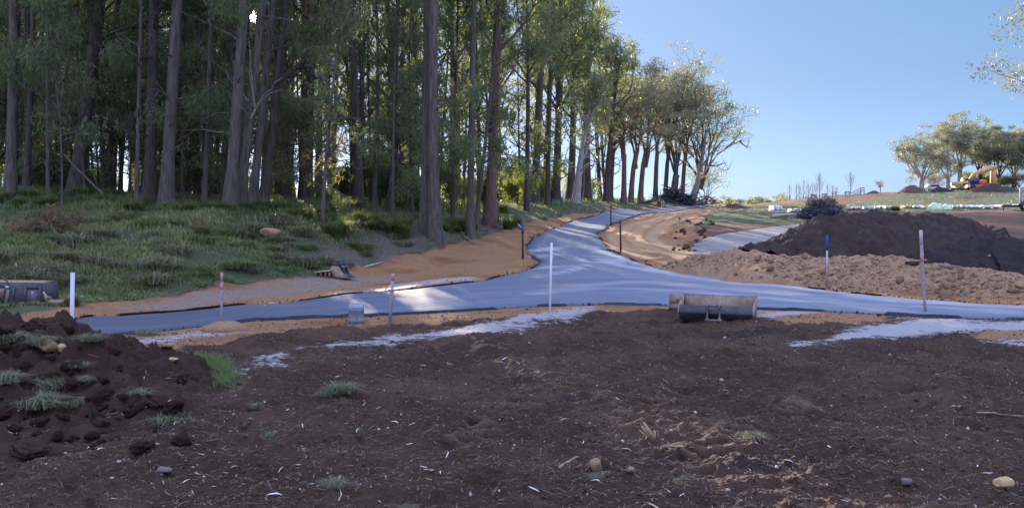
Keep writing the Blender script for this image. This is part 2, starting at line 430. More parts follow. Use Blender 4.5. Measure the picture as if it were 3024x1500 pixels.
# ------------------------------------------------------------------ materials
def mat(name):
    m = bpy.data.materials.new(name); m.use_nodes = True
    nt = m.node_tree; b = nt.nodes['Principled BSDF']
    return m, nt, b
def N(nt, t, **kw):
    n = nt.nodes.new(t)
    for k, v in kw.items():
        if k in n.inputs.keys() if isinstance(k, str) else False: n.inputs[k].default_value = v
        else: setattr(n, k, v)
    return n
def noise(nt, vec, scale, detail=4, rough=.6):
    n = N(nt, 'ShaderNodeTexNoise'); n.inputs['Scale'].default_value = scale; n.inputs['Detail'].default_value = detail; n.inputs['Roughness'].default_value = rough
    if vec is not None: nt.links.new(vec, n.inputs['Vector'])
    return n.outputs['Fac']
def ramp(nt, fac, stops):
    r = N(nt, 'ShaderNodeValToRGB'); e = r.color_ramp.elements
    while len(e) < len(stops): e.new(.5)
    for el, (p, c) in zip(e, stops): el.position = p; el.color = (*c, 1) if len(c) == 3 else c
    nt.links.new(fac, r.inputs[0]); return r.outputs['Color']
def mixc(nt, fac, a, b):
    m = N(nt, 'ShaderNodeMix'); m.data_type = 'RGBA'
    for s, val in ((0, fac), (6, a), (7, b)):
        if hasattr(val, 'links'): nt.links.new(val, m.inputs[s])
        elif s == 0: m.inputs[0].default_value = val
        else: m.inputs[s].default_value = (*val, 1)
    return m.outputs[2]
def math_(nt, op, a, b=None, c=None, clamp=False):
    m = N(nt, 'ShaderNodeMath'); m.operation = op; m.use_clamp = clamp
    for i, v in enumerate((a, b, c)):
        if v is None: continue
        if hasattr(v, 'links'): nt.links.new(v, m.inputs[i])
        else: m.inputs[i].default_value = v
    return m.outputs[0]
def attr(nt, name): 
    a = N(nt, 'ShaderNodeAttribute'); a.attribute_name = name; return a.outputs['Fac']
def bump(nt, b, h, strength=.5, dist=.02):
    n = N(nt, 'ShaderNodeBump'); n.inputs['Strength'].default_value = strength; n.inputs['Distance'].default_value = dist
    nt.links.new(h, n.inputs['Height']); nt.links.new(n.outputs[0], b.inputs['Normal'])
def pos(nt, gen='Object'):
    return N(nt, 'ShaderNodeTexCoord').outputs[gen]
def vscale(nt, v, s):
    m = N(nt, 'ShaderNodeMapping'); nt.links.new(v, m.inputs['Vector']); m.inputs['Scale'].default_value = s; return m.outputs[0]
def simple(name, col, rough=.7, metal=0.0, var=.25, scale=6.0, bumpd=0.0, spec=.3, col2=None):
    """a painted / earthy surface with blotches"""
    m, nt, b = mat(name)
    v = pos(nt)
    n = noise(nt, v, scale, 5, .65)
    c2 = col2 if col2 else tuple(c * (1 - var) for c in col)
    c1 = col if col2 else tuple(min(1, c * (1 + var)) for c in col)
    nt.links.new(ramp(nt, n, [(.35, c2), (.65, c1)]), b.inputs['Base Color'])
    b.inputs['Roughness'].default_value = rough; b.inputs['Metallic'].default_value = metal
    b.inputs['Specular IOR Level'].default_value = spec
    if bumpd: bump(nt, b, noise(nt, v, scale * 5, 4), .6, bumpd)
    return m

def zone(nt, name, pv, amp=.6, nscale=1.5, soft=.08):
    """mask from a signed distance attribute, with a ragged edge"""
    a = attr(nt, name)
    n1 = noise(nt, pv, nscale, 6, .65)
    s = math_(nt, 'ADD', a, math_(nt, 'MULTIPLY', math_(nt, 'SUBTRACT', n1, .5), amp))
    return math_(nt, 'MULTIPLY_ADD', s, 1 / (2 * soft), .5, True)

def ground_material():
    m, nt, b = mat('ground')
    pv = pos(nt)
    nA = noise(nt, pv, .55, 5); nB = noise(nt, pv, 6, 6, .7); nC = noise(nt, pv, 38, 4, .7)
    soil = mixc(nt, nB, (.038, .020, .013), (.098, .056, .036))
    soil = mixc(nt, math_(nt, 'MULTIPLY', ramp(nt, nA, [(.44, (0, 0, 0)), (.62, (1, 1, 1))]), .6), soil, (.15, .088, .054))
    soil = mixc(nt, ramp(nt, nC, [(.60, (0, 0, 0)), (.72, (1, 1, 1))]), soil, (.19, .135, .095))
    soil = mixc(nt, math_(nt, 'MULTIPLY', ramp(nt, noise(nt, vscale(nt, pv, (.5, 1, 1)), .33, 4), [(.56, (0, 0, 0)), (.66, (1, 1, 1))]), .65), soil, (.026, .022, .024))
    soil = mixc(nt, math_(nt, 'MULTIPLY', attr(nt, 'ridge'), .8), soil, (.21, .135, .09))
    # red brown field
    red = mixc(nt, nB, (.13, .062, .040), (.25, .125, .080))
    red = mixc(nt, ramp(nt, noise(nt, pv, .22, 5), [(.5, (0, 0, 0)), (.62, (1, 1, 1))]), red, (.075, .085, .045))
    c = mixc(nt, zone(nt, 'field', pv, .8, .4, .2), soil, red)
    # orange clay
    st = noise(nt, vscale(nt, pv, (.6, 2.2, 1)), 1.6, 6, .7)
    org = mixc(nt, st, (.25, .120, .052), (.52, .295, .140))
    org = mixc(nt, ramp(nt, noise(nt, pv, .5, 4), [(.52, (0, 0, 0)), (.66, (1, 1, 1))]), org, (.28, .115, .05))
    org = mixc(nt, attr(nt, 'rut'), org, (.54, .34, .18))
    c = mixc(nt, zone(nt, 'orange', pv, .9, 1.6, .10), c, org)
    grit = mixc(nt, noise(nt, pv, 9, 6, .85), (.14, .10, .08), (.48, .40, .34))
    c = mixc(nt, math_(nt, 'MULTIPLY', zone(nt, 'grit', pv, 2.0, 1.4, .4), .85), c, grit)
    # grass base
    gr = mixc(nt, noise(nt, pv, 2.5, 6, .7), (.055, .075, .040), (.14, .165, .085))
    gr = mixc(nt, ramp(nt, noise(nt, pv, .7, 5), [(.50, (0, 0, 0)), (.66, (1, 1, 1))]), gr, (.13, .105, .065))
    c = mixc(nt, zone(nt, 'grass', pv, 1.0, 1.4, .12), c, gr)
    lit = mixc(nt, noise(nt, vscale(nt, pv, (1, 1, 3)), 9, 6, .8), (.07, .052, .046), (.28, .225, .20))
    c = mixc(nt, math_(nt, 'MULTIPLY', zone(nt, 'litter', pv, 1.6, .9, .3), .85), c, lit)
    c = mixc(nt, math_(nt, 'MULTIPLY', zone(nt, 'hilldirt', pv, 1.6, .5, .3), .9), c, (.085, .055, .045))
    # dried cement slurry, broken up along runs
    wn = noise(nt, vscale(nt, pv, (.6, 1.5, 1)), 2.2, 8, .78)
    wf = noise(nt, vscale(nt, pv, (1, 1.6, 1)), 9, 6, .75)
    wa = attr(nt, 'white')
    ws = math_(nt, 'ADD', wa, math_(nt, 'ADD', math_(nt, 'MULTIPLY', math_(nt, 'SUBTRACT', wn, .55), 3.0), math_(nt, 'MULTIPLY', math_(nt, 'SUBTRACT', wf, .55), 1.3)))
    wm = math_(nt, 'MULTIPLY', math_(nt, 'MULTIPLY_ADD', ws, 3.6, .48, True), .92)
    whi = mixc(nt, wf, (.30, .29, .29), (.66, .65, .655))
    c = mixc(nt, wm, c, whi)
    nt.links.new(c, b.inputs['Base Color'])
    rr = mixc(nt, wm, (.88, .88, .88), (.42, .42, .42))
    nt.links.new(rr, b.inputs['Roughness'])
    b.inputs['Specular IOR Level'].default_value = .18
    h = math_(nt, 'ADD', math_(nt, 'MULTIPLY', noise(nt, pv, 16, 5, .75), 1.0), math_(nt, 'MULTIPLY', noise(nt, pv, 60, 3, .7), .35))
    bump(nt, b, h, 1.0, .09)
    return m
M = {}
M['ground'] = ground_material()

def road_material():
    m, nt, b = mat('asphalt')
    pv = pos(nt)
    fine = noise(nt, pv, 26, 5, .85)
    base = mixc(nt, fine, (.034, .048, .080), (.100, .132, .200))  # asphalt tinted blue, the sky's reflection put into the base colour
    # dusty wheel paths run along the road: stretched in the direction stored per vertex
    uv = N(nt, 'ShaderNodeAttribute'); uv.attribute_name = 'along'
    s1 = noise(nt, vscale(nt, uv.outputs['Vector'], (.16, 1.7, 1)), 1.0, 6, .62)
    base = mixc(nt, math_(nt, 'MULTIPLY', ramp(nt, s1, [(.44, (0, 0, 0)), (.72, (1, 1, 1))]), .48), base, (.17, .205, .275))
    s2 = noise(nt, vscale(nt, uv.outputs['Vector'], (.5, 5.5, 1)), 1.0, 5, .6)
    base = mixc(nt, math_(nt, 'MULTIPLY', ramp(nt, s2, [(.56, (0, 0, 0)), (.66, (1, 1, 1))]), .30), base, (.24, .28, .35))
    base = mixc(nt, math_(nt, 'MULTIPLY', ramp(nt, noise(nt, pv, .5, 5), [(.56, (0, 0, 0)), (.70, (1, 1, 1))]), .5), base, (.27, .19, .15))
    base = mixc(nt, math_(nt, 'MULTIPLY', ramp(nt, noise(nt, vscale(nt, pv, (.6, 1.6, 1)), 1.1, 4), [(.30, (1, 1, 1)), (.38, (0, 0, 0))]), .6), base, (.022, .024, .030))
    base = mixc(nt, attr(nt, 'left_dark'), base, (.030, .036, .048))
    base = mixc(nt, math_(nt, 'MULTIPLY', attr(nt, 'dust'), .8), base, (.44, .44, .46))
    base = mixc(nt, attr(nt, 'edge'), base, (.022, .022, .027))
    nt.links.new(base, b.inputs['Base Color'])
    b.inputs['Roughness'].default_value = .62
    b.inputs['Specular IOR Level'].default_value = .5
    bump(nt, b, fine, .5, .012)
    return m
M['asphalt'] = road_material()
M['loose'] = simple('loose_asphalt', (.034, .035, .042), .8, 0, .6, 30, .02)
M['gravel'] = simple('gravel', (.17, .16, .155), .95, 0, .35, 1.4, .03, .15, (.25, .235, .225))

# ------------------------------------------------------------------ ground sheet
def build_ground():
    ys = np.concatenate([[-60, -25, -10, -3, 1.5, 3.5, 5.0], np.exp(np.arange(math.log(5.8), math.log(15), .0030)), np.exp(np.arange(math.log(15), math.log(26), .0042)),
                         np.exp(np.arange(math.log(26), math.log(130), .0052)), np.exp(np.linspace(math.log(131), math.log(600), 60)), [1000, 2000, 3500]])
    us = np.concatenate([[-8, -4, -2, -1.3, -1.0, -.85, -.75, -.67, -.62], np.linspace(-.58, .58, 760), [.62, .67, .75, .85, 1.0, 1.3, 2, 4, 8]])
    U, Y = np.meshgrid(us, ys)
    X = U * np.maximum(Y, 4.0) * np.where(Y > 600, .5, 1)
    x, y = X.ravel(), Y.ravel()
    m = masks(x, y)
    z = tz(x, y) + disp(x, y, m)
    far = sstep(300, 600, y); z = z * (1 - far) + (-14) * far
    n, k = len(ys), len(us)
    i = np.arange(n - 1)[:, None] * k; j = np.arange(k - 1)[None]
    f = np.stack([i + j, i + j + 1, i + k + j + 1, i + k + j], -1).reshape(-1, 4)
    g = Geo(); g.add(np.stack([x, y, z], 1), f)
    o = g.build('ground', M['ground'], smooth=True)
    tag(o, kind='structure')
    me = o.data
    def put(name, v): me.attributes.new(name, 'FLOAT', 'POINT').data.foreach_set('value', np.clip(v, -3, 3).astype(np.float32))
    for kname in ('orange', 'white', 'grit', 'litter', 'grass', 'field', 'hilldirt'): put(kname, m[kname])
    rut = np.zeros(len(x))
    sel = (y > 30) & (x > 2) & (y < 130)
    for t in RUTS:
        d, s, _ = pdist(t, x[sel], y[sel]); rut[sel] = np.maximum(rut[sel], 1 - sstep(.15, .5, d))
    put('rut', rut)
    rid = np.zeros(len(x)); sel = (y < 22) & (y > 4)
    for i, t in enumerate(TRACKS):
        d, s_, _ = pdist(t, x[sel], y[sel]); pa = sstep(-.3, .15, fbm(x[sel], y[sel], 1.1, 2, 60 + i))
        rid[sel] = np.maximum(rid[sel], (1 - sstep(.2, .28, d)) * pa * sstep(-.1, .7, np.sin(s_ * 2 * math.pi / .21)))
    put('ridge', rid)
    return o
build_ground()

def drape(name, poly, mat_, up, step, kind='structure', along=None, extra=None):
    """a sheet cut to an outline and laid over the terrain, with a skirt"""
    lo, hi = poly.min(0), poly.max(0)
    gx, gy = np.meshgrid(np.arange(lo[0], hi[0], step), np.arange(lo[1], hi[1], step))
    gx, gy = gx.ravel(), gy.ravel()
    s = sdist(poly, gx, gy); keep = s > step * .55
    pts = np.vstack([poly, np.stack([gx[keep], gy[keep]], 1)])
    r = delaunay_2d_cdt([Vector(p) for p in pts], [], [list(range(len(poly)))], 1, 1e-4)
    v2 = np.array([(p.x, p.y) for p in r[0]]); faces = [f for f in r[2]]
    sd = np.abs(sdist(poly, v2[:, 0], v2[:, 1]))
    z = tz(v2[:, 0], v2[:, 1]) + up - .035 * (1 - sstep(0, .25, sd))
    g = Geo(); g.add(np.c_[v2, z], np.array([f for f in faces if len(f) == 3]))
    # skirt down into the ground
    nb = len(poly); pz = tz(poly[:, 0], poly[:, 1])
    a = np.c_[poly, pz + up - .035]; b = np.c_[poly, pz - .15]
    idx = np.arange(nb); nx = (idx + 1) % nb
    g.add(np.vstack([a, b]), np.stack([idx, idx + nb, nx + nb, nx], 1))
    o = g.build(name, mat_, smooth=False)
    tag(o, kind=kind)
    return o, np.vstack([np.c_[v2, sd], np.c_[poly, np.zeros(nb)], np.c_[poly, np.zeros(nb)]])

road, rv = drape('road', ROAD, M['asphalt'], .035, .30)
def road_attrs():
    me = road.data; x, y, sd = rv[:, 0], rv[:, 1], rv[:, 2]
    me.polygons.foreach_set('use_smooth', np.ones(len(me.polygons), bool))
    A = outline([(215, 972), (700, 930), (1100, 900), (1500, 865), (1900, 850), (2400, 890), (3024, 922), (3700, 940)], .5, 0, 0, False)
    B = outline([(2120, 607.5), (1950, 622), (1800, 640), (1710, 668), (1660, 705), (1660, 745), (1720, 790), (1900, 850)], .5, 0, 0, False)
    da, sa, qa = pdist(A, x, y); db, sb, qb = pdist(B, x, y)
    w = sstep(-2.0, 3.0, da - db)[:, None]
    al = np.stack([sa, da * qa, np.zeros(len(x))], 1) * (1 - w) + np.stack([sb + 40, db * qb + 9, np.zeros(len(x))], 1) * w
    al = np.where((y > 34)[:, None], np.stack([sb + 40, db * qb + 9, np.zeros(len(x))], 1), np.stack([sa, da * qa, np.zeros(len(x))], 1))
    me.attributes.new('along', 'FLOAT_VECTOR', 'POINT').data.foreach_set('vector', al.astype(np.float32).ravel())
    e = (1 - sstep(.0, .16, sd + .12 * fbm(x, y, .5, 2, 70)))
    me.attributes.new('edge', 'FLOAT', 'POINT').data.foreach_set('value', e.astype(np.float32))
    fr = .55 * sstep(-1.5, -7.5, x + 2.2 * fbm(x, y, 1.8, 3, 71)) * (y < 30)  # darker towards the left end of the near arm
    me.attributes.new('left_dark', 'FLOAT', 'POINT').data.foreach_set('value', fr.astype(np.float32))
    # pale dust dragged round the mouth of the junction
    dust = np.zeros(len(x))
    for i, (pl, w, s) in enumerate([([(1590, 742), (1700, 728), (1790, 745), (1860, 770), (1960, 800)], .30, .7), ([(1600, 760), (1680, 750), (1780, 765), (1900, 800), (2050, 822)], .22, .55),
                        ([(1590, 822), (1690, 800), (1740, 778), (1700, 765)], .30, .7), ([(1730, 785), (1800, 775), (1850, 790), (1990, 812)], .35, .7), ([(1560, 795), (1650, 790), (1740, 788)], .28, .6),
                        ([(1500, 880), (1750, 855), (2000, 862), (2400, 895), (3000, 925)], .3, .3), ([(1600, 860), (1900, 835), (2300, 870), (3000, 915)], .35, .3), ([(2000, 818), (2300, 848), (2700, 893), (3100, 915)], .5, .45)]):
        L = outline(pl, .3, 0, 0, False)
        d, a, _ = pdist(L, x, y)
        dust = np.maximum(dust, s * (1 - sstep(w * .3, w, d + .5 * fbm(a, d * 5, 1.6, 3, 80 + i) + .25 * fbm(x, y, .7, 2, 90))))
    me.attributes.new('dust', 'FLOAT', 'POINT').data.foreach_set('value', np.clip(dust, 0, 1).astype(np.float32))
road_attrs()
drape('gravel_road', GRAVEL, M['gravel'], .03, .4)

def road_edge():
    """crumbly strip of loose black asphalt along the seal's edge"""
    g = Geo()
    d = np.roll(ROAD, -1, 0) - np.roll(ROAD, 1, 0); d /= np.linalg.norm(d, axis=1)[:, None] + 1e-9
    nrm = np.stack([d[:, 1], -d[:, 0]], 1)
    s = sdist(ROAD, *(ROAD + nrm * .2).T)
    nrm *= np.where(s > 0, -1, 1)[:, None]
    n = len(ROAD); k = 6; rows = []
    wv = .09 + .26 * fbm(ROAD[:, 0], ROAD[:, 1], 1.3, 3, 77)
    wv = np.clip(wv, .03, .4)
    for j in range(k):
        t = j / (k - 1)
        p = ROAD + nrm * (wv * t - .05)[:, None]
        gone = .16 * sstep(.02, .10, fbm(ROAD[:, 0], ROAD[:, 1], .9, 3, 79) - .02)
        h = -gone + .045 * (1 - t) ** .8 - .06 * (t > .98) + .05 * (R.random(n) - .4) * (0 < t < 1)
        rows.append(np.c_[p, tz(p[:, 0], p[:, 1]) + h])
    v = np.stack(rows, 1).reshape(-1, 3)
    i = np.arange(n)[:, None] * k; i2 = (np.arange(n)[:, None] + 1) % n * k; j = np.arange(k - 1)[None]
    g.add(v, np.stack([i + j, i + j + 1, i2 + j + 1, i2 + j], -1).reshape(-1, 4))
    tag(g.build('road_edge', M['loose']), kind='structure')
road_edge()
# ------------------------------------------------------------------ trees
def bark(name, dark, light, fis=1.0, rough=.95):
    m, nt, b = mat(name)
    v = pos(nt)
    n1 = noise(nt, vscale(nt, v, (9, 9, .9)), 1.6, 6, .7)
    n2 = noise(nt, v, .8, 4)
    c = mixc(nt, ramp(nt, n1, [(.36, (0, 0, 0)), (.66, (1, 1, 1))]), dark, light)
    c = mixc(nt, math_(nt, 'MULTIPLY', n2, .5), c, tuple(.6 * a + .4 * q for a, q in zip(dark, light)))
    nt.links.new(c, b.inputs['Base Color'])
    b.inputs['Roughness'].default_value = rough; b.inputs['Specular IOR Level'].default_value = .15
    bump(nt, b, n1, fis, .05)
    return m
M['bark_dark'] = bark('bark_dark', (.042, .032, .027), (.155, .12, .10), 1.4)
M['bark_grey'] = bark('bark_grey', (.050, .041, .035), (.20, .165, .14), 1.4)
M['bark_red'] = bark('bark_red', (.085, .055, .044), (.25, .165, .13))
M['bark_pale'] = bark('bark_pale', (.22, .20, .185), (.50, .46, .42), .4)
M['dead_wood'] = bark('dead_wood', (.16, .14, .125), (.40, .36, .32), .5)

def leafmat(name, a, b_, trans, tw=.45):
    m, nt, b = mat(name)
    t = attr(nt, 'tint')
    c = mixc(nt, t, a, b_)
    nt.links.new(c, b.inputs['Base Color'])
    b.inputs['Roughness'].default_value = .5; b.inputs['Specular IOR Level'].default_value = .35
    tr = N(nt, 'ShaderNodeBsdfTranslucent')
    nt.links.new(mixc(nt, t, trans, tuple(min(1, q * 1.5) for q in trans)), tr.inputs[0])
    mx = N(nt, 'ShaderNodeMixShader'); mx.inputs[0].default_value = tw
    nt.links.new(b.outputs[0], mx.inputs[1]); nt.links.new(tr.outputs[0], mx.inputs[2])
    nt.links.new(mx.outputs[0], nt.nodes['Material Output'].inputs[0])
    return m
M['leaf_dark'] = leafmat('leaf_dark', (.044, .072, .046), (.098, .138, .078), (.20, .24, .06))
M['leaf_mid'] = leafmat('leaf_mid', (.064, .086, .062), (.130, .160, .098), (.25, .29, .085))
M['leaf_gold'] = leafmat('leaf_gold', (.075, .090, .050), (.155, .16, .090), (.30, .29, .09))
M['leaf_sunlit'] = leafmat('leaf_sunlit', (.095, .110, .072), (.21, .205, .130), (.30, .29, .13), .35)  # lightened leaf colour, sunlight on these crowns put into the base
M['leaf_shrub'] = leafmat('leaf_shrub', (.042, .066, .030), (.10, .13, .048), (.32, .36, .06))
M['leaf_dry'] = leafmat('leaf_dry', (.13, .085, .05), (.24, .17, .10), (.22, .14, .06))

def limb(p, d, L, r, rng, up=.12, wob=.16, n=6):
    P = [np.array(p, float)]; d = np.array(d, float); d /= np.linalg.norm(d)
    for i in range(n):
        d = d + np.array([0, 0, up]) + rng.normal(0, wob, 3); d /= np.linalg.norm(d)
        P.append(P[-1] + d * L / n)
    return np.array(P), d

def leaves(geo, C, rad, cnt, size, rng, flat=.75, droop=.6, wide=.26):
    C = np.asarray(C, float); rad = np.broadcast_to(rad, (len(C),)); cnt = np.broadcast_to(cnt, (len(C),)).astype(int)
    idx = np.repeat(np.arange(len(C)), cnt); n = len(idx)
    if n == 0: return
    q = rng.normal(0, 1, (n, 3)); q /= np.linalg.norm(q, axis=1)[:, None]
    q *= (rng.random(n) ** .45)[:, None]
    q[:, 2] *= flat
    p = C[idx] + q * rad[idx][:, None]
    ax = rng.normal(0, 1, (n, 3)); ax /= np.linalg.norm(ax, axis=1)[:, None]
    ax[:, 2] -= droop * 1.6; ax /= np.linalg.norm(ax, axis=1)[:, None]
    sd = np.cross(ax, rng.normal(0, 1, (n, 3))); sd /= np.linalg.norm(sd, axis=1)[:, None] + 1e-9
    L = size * (.6 + .8 * rng.random(n))[:, None]; W = L * wide
    v = np.stack([p, p + ax * L * .45 + sd * W * .5, p + ax * L, p + ax * L * .45 - sd * W * .5], 1).reshape(-1, 3)
    f = np.arange(n * 4).reshape(n, 4)
    ct = rng.random(len(C)) * .7
    geo.add(v, f, np.repeat(np.clip(ct[idx] + .3 * rng.random(n), 0, 1), 4))

def gum(rng, H=22, r0=.28, lean=(0, 0), bend=.3, lo=7, cr=3.2, nl=16, nleaf=14000, ls=.28, sub=4, clump=.8, dead=4, flat=.8, fork=None, kk=9, up=.14, low_twigs=0, ang=(.5, 1.1), flare=.5):
    T, Cw = Geo(), Geo()
    n = 16
    t = np.linspace(0, 1, n)
    ph = rng.random(2) * 6
    path = np.stack([lean[0] * t + bend * np.sin(t * 3.5 + ph[0]) * t, lean[1] * t + bend * np.sin(t * 3.1 + ph[1]) * t, t * H], 1)
    path[:, :2] -= path[0, :2]
    rad = r0 * (1 - .80 * t ** 1.1) + r0 * flare * np.exp(-t * H / .45)
    path = np.vstack([path[0] - [0, 0, .5], path]); rad = np.concatenate([[rad[0] * 1.1], rad])
    T.tube(path, rad, kk)
    cen, cr_ = [], []
    def pt(h):
        i = np.interp(h, path[:, 2], np.arange(len(path))); a = int(i); a = min(a, len(path) - 2); f = i - a
        return path[a] * (1 - f) + path[a + 1] * f, rad[a] * (1 - f) + rad[a + 1] * f
    az = rng.random() * 6.28
    for i in range(nl):
        h = lo + (H - lo) * ((i + rng.random()) / nl) ** .9
        h = min(h, H * .99)
        p, r = pt(h); az += 2.4 + rng.normal(0, .4)
        s = (h - lo) / (H - lo)
        shape = (.55 + .75 * math.sin(math.pi * min(1, .25 + s * .75))) * (1.05 - .45 * s)
        L = cr * shape * rng.uniform(.7, 1.15)
        th = rng.uniform(*ang)
        d = (math.cos(az) * math.cos(th), math.sin(az) * math.cos(th), math.sin(th))
        P, de = limb(p, d, L, r * .5, rng, up)
        T.tube(P, np.linspace(min(r * .55, .16), .018, len(P)), 5, False)
        cen.append(P[-1]); cr_.append(clump * rng.uniform(.8, 1.2))
        for j in range(sub):
            q = P[rng.integers(2, len(P))]
            dd = np.array(de) + rng.normal(0, .75, 3)
            P2, _ = limb(q, dd, L * rng.uniform(.25, .5), .02, rng, up * .6, .2, 4)
            T.tube(P2, np.linspace(.035, .01, len(P2)), 4, False)
            cen.append(P2[-1]); cr_.append(clump * rng.uniform(.6, 1.1))
            if rng.random() < .5: cen.append(P2[2] - [0, 0, .2]); cr_.append(clump * rng.uniform(.5, .9))
    for i in range(dead):
        h = rng.uniform(.15, .9) * lo + .8
        p, r = pt(h); a = rng.random() * 6.28; th = rng.uniform(-.1, .7)
        P, de = limb(p, (math.cos(a) * math.cos(th), math.sin(a) * math.cos(th), math.sin(th)), rng.uniform(.8, 3.2), .03, rng, .05, .25, 6)
        T.tube(P, np.linspace(min(.05, r * .35), .008, len(P)), 5, False)
        for j in range(2):
            P2, _ = limb(P[rng.integers(2, 6)], de + rng.normal(0, .8, 3), rng.uniform(.3, 1), .02, rng, .05, .25, 4)
            T.tube(P2, np.linspace(.02, .006, len(P2)), 4, False)
    for i in range(low_twigs):
        h = rng.uniform(.35, 1.0) * lo
        p, r = pt(h); a = rng.random() * 6.28; th = rng.uniform(.0, .6)
        P, de = limb(p, (math.cos(a) * math.cos(th), math.sin(a) * math.cos(th), math.sin(th)), rng.uniform(1.5, 3.0), .03, rng, -.02, .2, 6)
        T.tube(P, np.linspace(.04, .008, len(P)), 5, False)
        for j in (3, 4, 5, 6): cen.append(P[j] - [0, 0, .3]); cr_.append(rng.uniform(.45, .8))
    if fork:
        h, dx, dy = fork
        p, r = pt(h)
        P = np.stack([np.linspace(0, dx, 10) ** 1.0 * np.ones(10), np.linspace(0, dy, 10), np.linspace(0, H * .9 - h, 10)], 1)
        P[:, 0] = dx * np.linspace(0, 1, 10) ** .7
        P += p
        T.tube(P, np.linspace(r * .95, r * .3, 10), kk)
    cen = np.array(cen); cr_ = np.array(cr_)
    w = cr_ ** 2; cnt = np.round(nleaf * w / w.sum()).astype(int)
    leaves(Cw, cen, cr_, cnt, ls, rng, flat)
    return T, Cw

def dome(rng, H=16, r0=.4, split=.32, R_=5.5, nmain=5, nleaf=26000, ls=.34, clump=1.0, lean=0.0, flat=.5, levels=3, spread=.75, low=.35, kk=9):
    """open grown gum: a short bole, ascending limbs that divide again and again, flat leaf clumps out on a domed shell"""
    T, Cw = Geo(), Geo()
    hs = H * split
    base = np.array([[0, 0, -.5], [0, 0, 0], [lean * .2, 0, hs * .35], [lean * .5, 0, hs * .7], [lean, 0, hs]])
    T.tube(base, [r0 * 1.6, r0 * 1.45, r0 * 1.08, r0 * .98, r0 * .9], kk)
    cen, cr_ = [], []
    def rec(p, d, L, r, lv):
        P, de = limb(p, d, L, r, rng, .05 if lv < levels else .10, .10 + .03 * (levels - lv), 5)
        T.tube(P, np.linspace(r, r * .55, len(P)), 6 if lv > 1 else 4, False)
        if lv == 0:
            cen.append(P[-1]); cr_.append(clump * rng.uniform(.7, 1.25)); return
        k = 3 if lv >= 2 else rng.integers(2, 4)
        for i in range(k):
            q = P[-1] if i < 2 else P[rng.integers(2, 5)]
            rec(q, de + rng.normal(0, .52, 3) * [1, 1, .8], L * rng.uniform(.55, .85), r * .52, lv - 1)
        if lv == 1 and rng.random() < .35: cen.append(P[3]); cr_.append(clump * .7)
    tot = 1 + .72 + .52 + .37
    for i in range(nmain):
        a = 6.28 * i / nmain + rng.normal(0, .25)
        sp = spread * rng.uniform(.45, 1.15) if i else .12
        d = np.array([math.cos(a) * sp, math.sin(a) * sp, 1.0])
        sc = (R_ / max(sp / math.hypot(sp, 1), .35)) if sp > .5 else (H - hs)
        L = min(sc, (H - hs) * 1.05) / tot * rng.uniform(.9, 1.1)
        rec(base[-1] - [0, 0, hs * .35 * rng.random() * (i > 0)], d, L, r0 * rng.uniform(.34, .5) * (1.25 if nmain < 5 else 1), levels)
    cen = np.array(cen); cr_ = np.array(cr_)
    w = cr_ ** 2; leaves(Cw, cen, cr_, np.round(nleaf * w / w.sum()), ls, rng, flat, .25)
    return T, Cw

def shrub(rng, H=2.2, R_=1.2, nleaf=4000, ls=.16, stems=7):
    T, Cw = Geo(), Geo(); cen = []
    for i in range(stems):
        a = rng.random() * 6.28; sp = rng.uniform(.1, .9)
        P, de = limb((0, 0, -.1), (math.cos(a) * sp, math.sin(a) * sp, 1.2), H * rng.uniform(.6, 1.0), .03, rng, .03, .14, 5)
        P[:, :2] *= R_ / 1.2
        T.tube(P, np.linspace(.035, .008, len(P)), 5, False)
        for j in (2, 3, 4, 5): cen.append(P[j] + rng.normal(0, .18, 3))
    leaves(Cw, cen, R_ * .38, nleaf / len(cen), ls, rng, .85, .2, .34)
    return T, Cw

SUNV = np.array(SUN)
# lanes the low sun finds through the wood: to the eye, and to the lit patches of soil, grass and road
LANES = [(np.array([0, 0, EYE]), .34)]
for px, py, r in ((2120, 1405, .28), (2200, 1345, .26), (2270, 1450, .30)):
    p = at(px, py); LANES.append((np.array([p[0], p[1], float(tz(*p)) + .05]), r))
for px, py, r in ((820, 606, .9), (905, 612, .8), (1640, 630, .8), (1590, 640, .7), (1010, 604, .7), (1880, 628, 1.2), (1990, 622, 1.0)):
    p = at(px, py); LANES.append((np.array([p[0], p[1], float(tz(*p)) + .2]), r))

def thin(cg, loc, rz, sc):
    """drop the leaves that hang in one of the lanes; returns None when nothing had to go"""
    V = np.vstack(cg.v); F4 = np.vstack(cg.f[4])
    c, s = math.cos(rz), math.sin(rz)
    P = V[F4[:, 0]] * sc
    P = np.stack([P[:, 0] * c - P[:, 1] * s, P[:, 0] * s + P[:, 1] * c, P[:, 2]], 1) + loc
    kill = np.zeros(len(P), bool)
    for o, r in LANES:
        q = P - o; t = q @ SUNV
        d2 = (q * q).sum(1) - t * t
        kill |= (d2 < r * r) & (t > 0)
    if not kill.any(): return None
    g = Geo(); keep = ~kill
    f = F4[keep]; tint = np.concatenate([a for _, a in cg.att['tint']])
    g.add(V[f.ravel()], np.arange(f.size).reshape(-1, 4), tint[f.ravel()])
    return g

def put_tree(name, geos, loc, label, cat='tree', bm='bark_dark', lm='leaf_dark', group=None, rz=0.0, sc=1.0, crown='crown'):
    T, Cw = geos
    t = thing(name, label, cat, loc, rz, group, sc)
    T.build('trunk', M[bm], t, True)
    if Cw is not None and Cw.n:
        g = thin(Cw, np.array(loc, float), rz, sc) or Cw
        g.build(crown, M[lm], t)
    return t

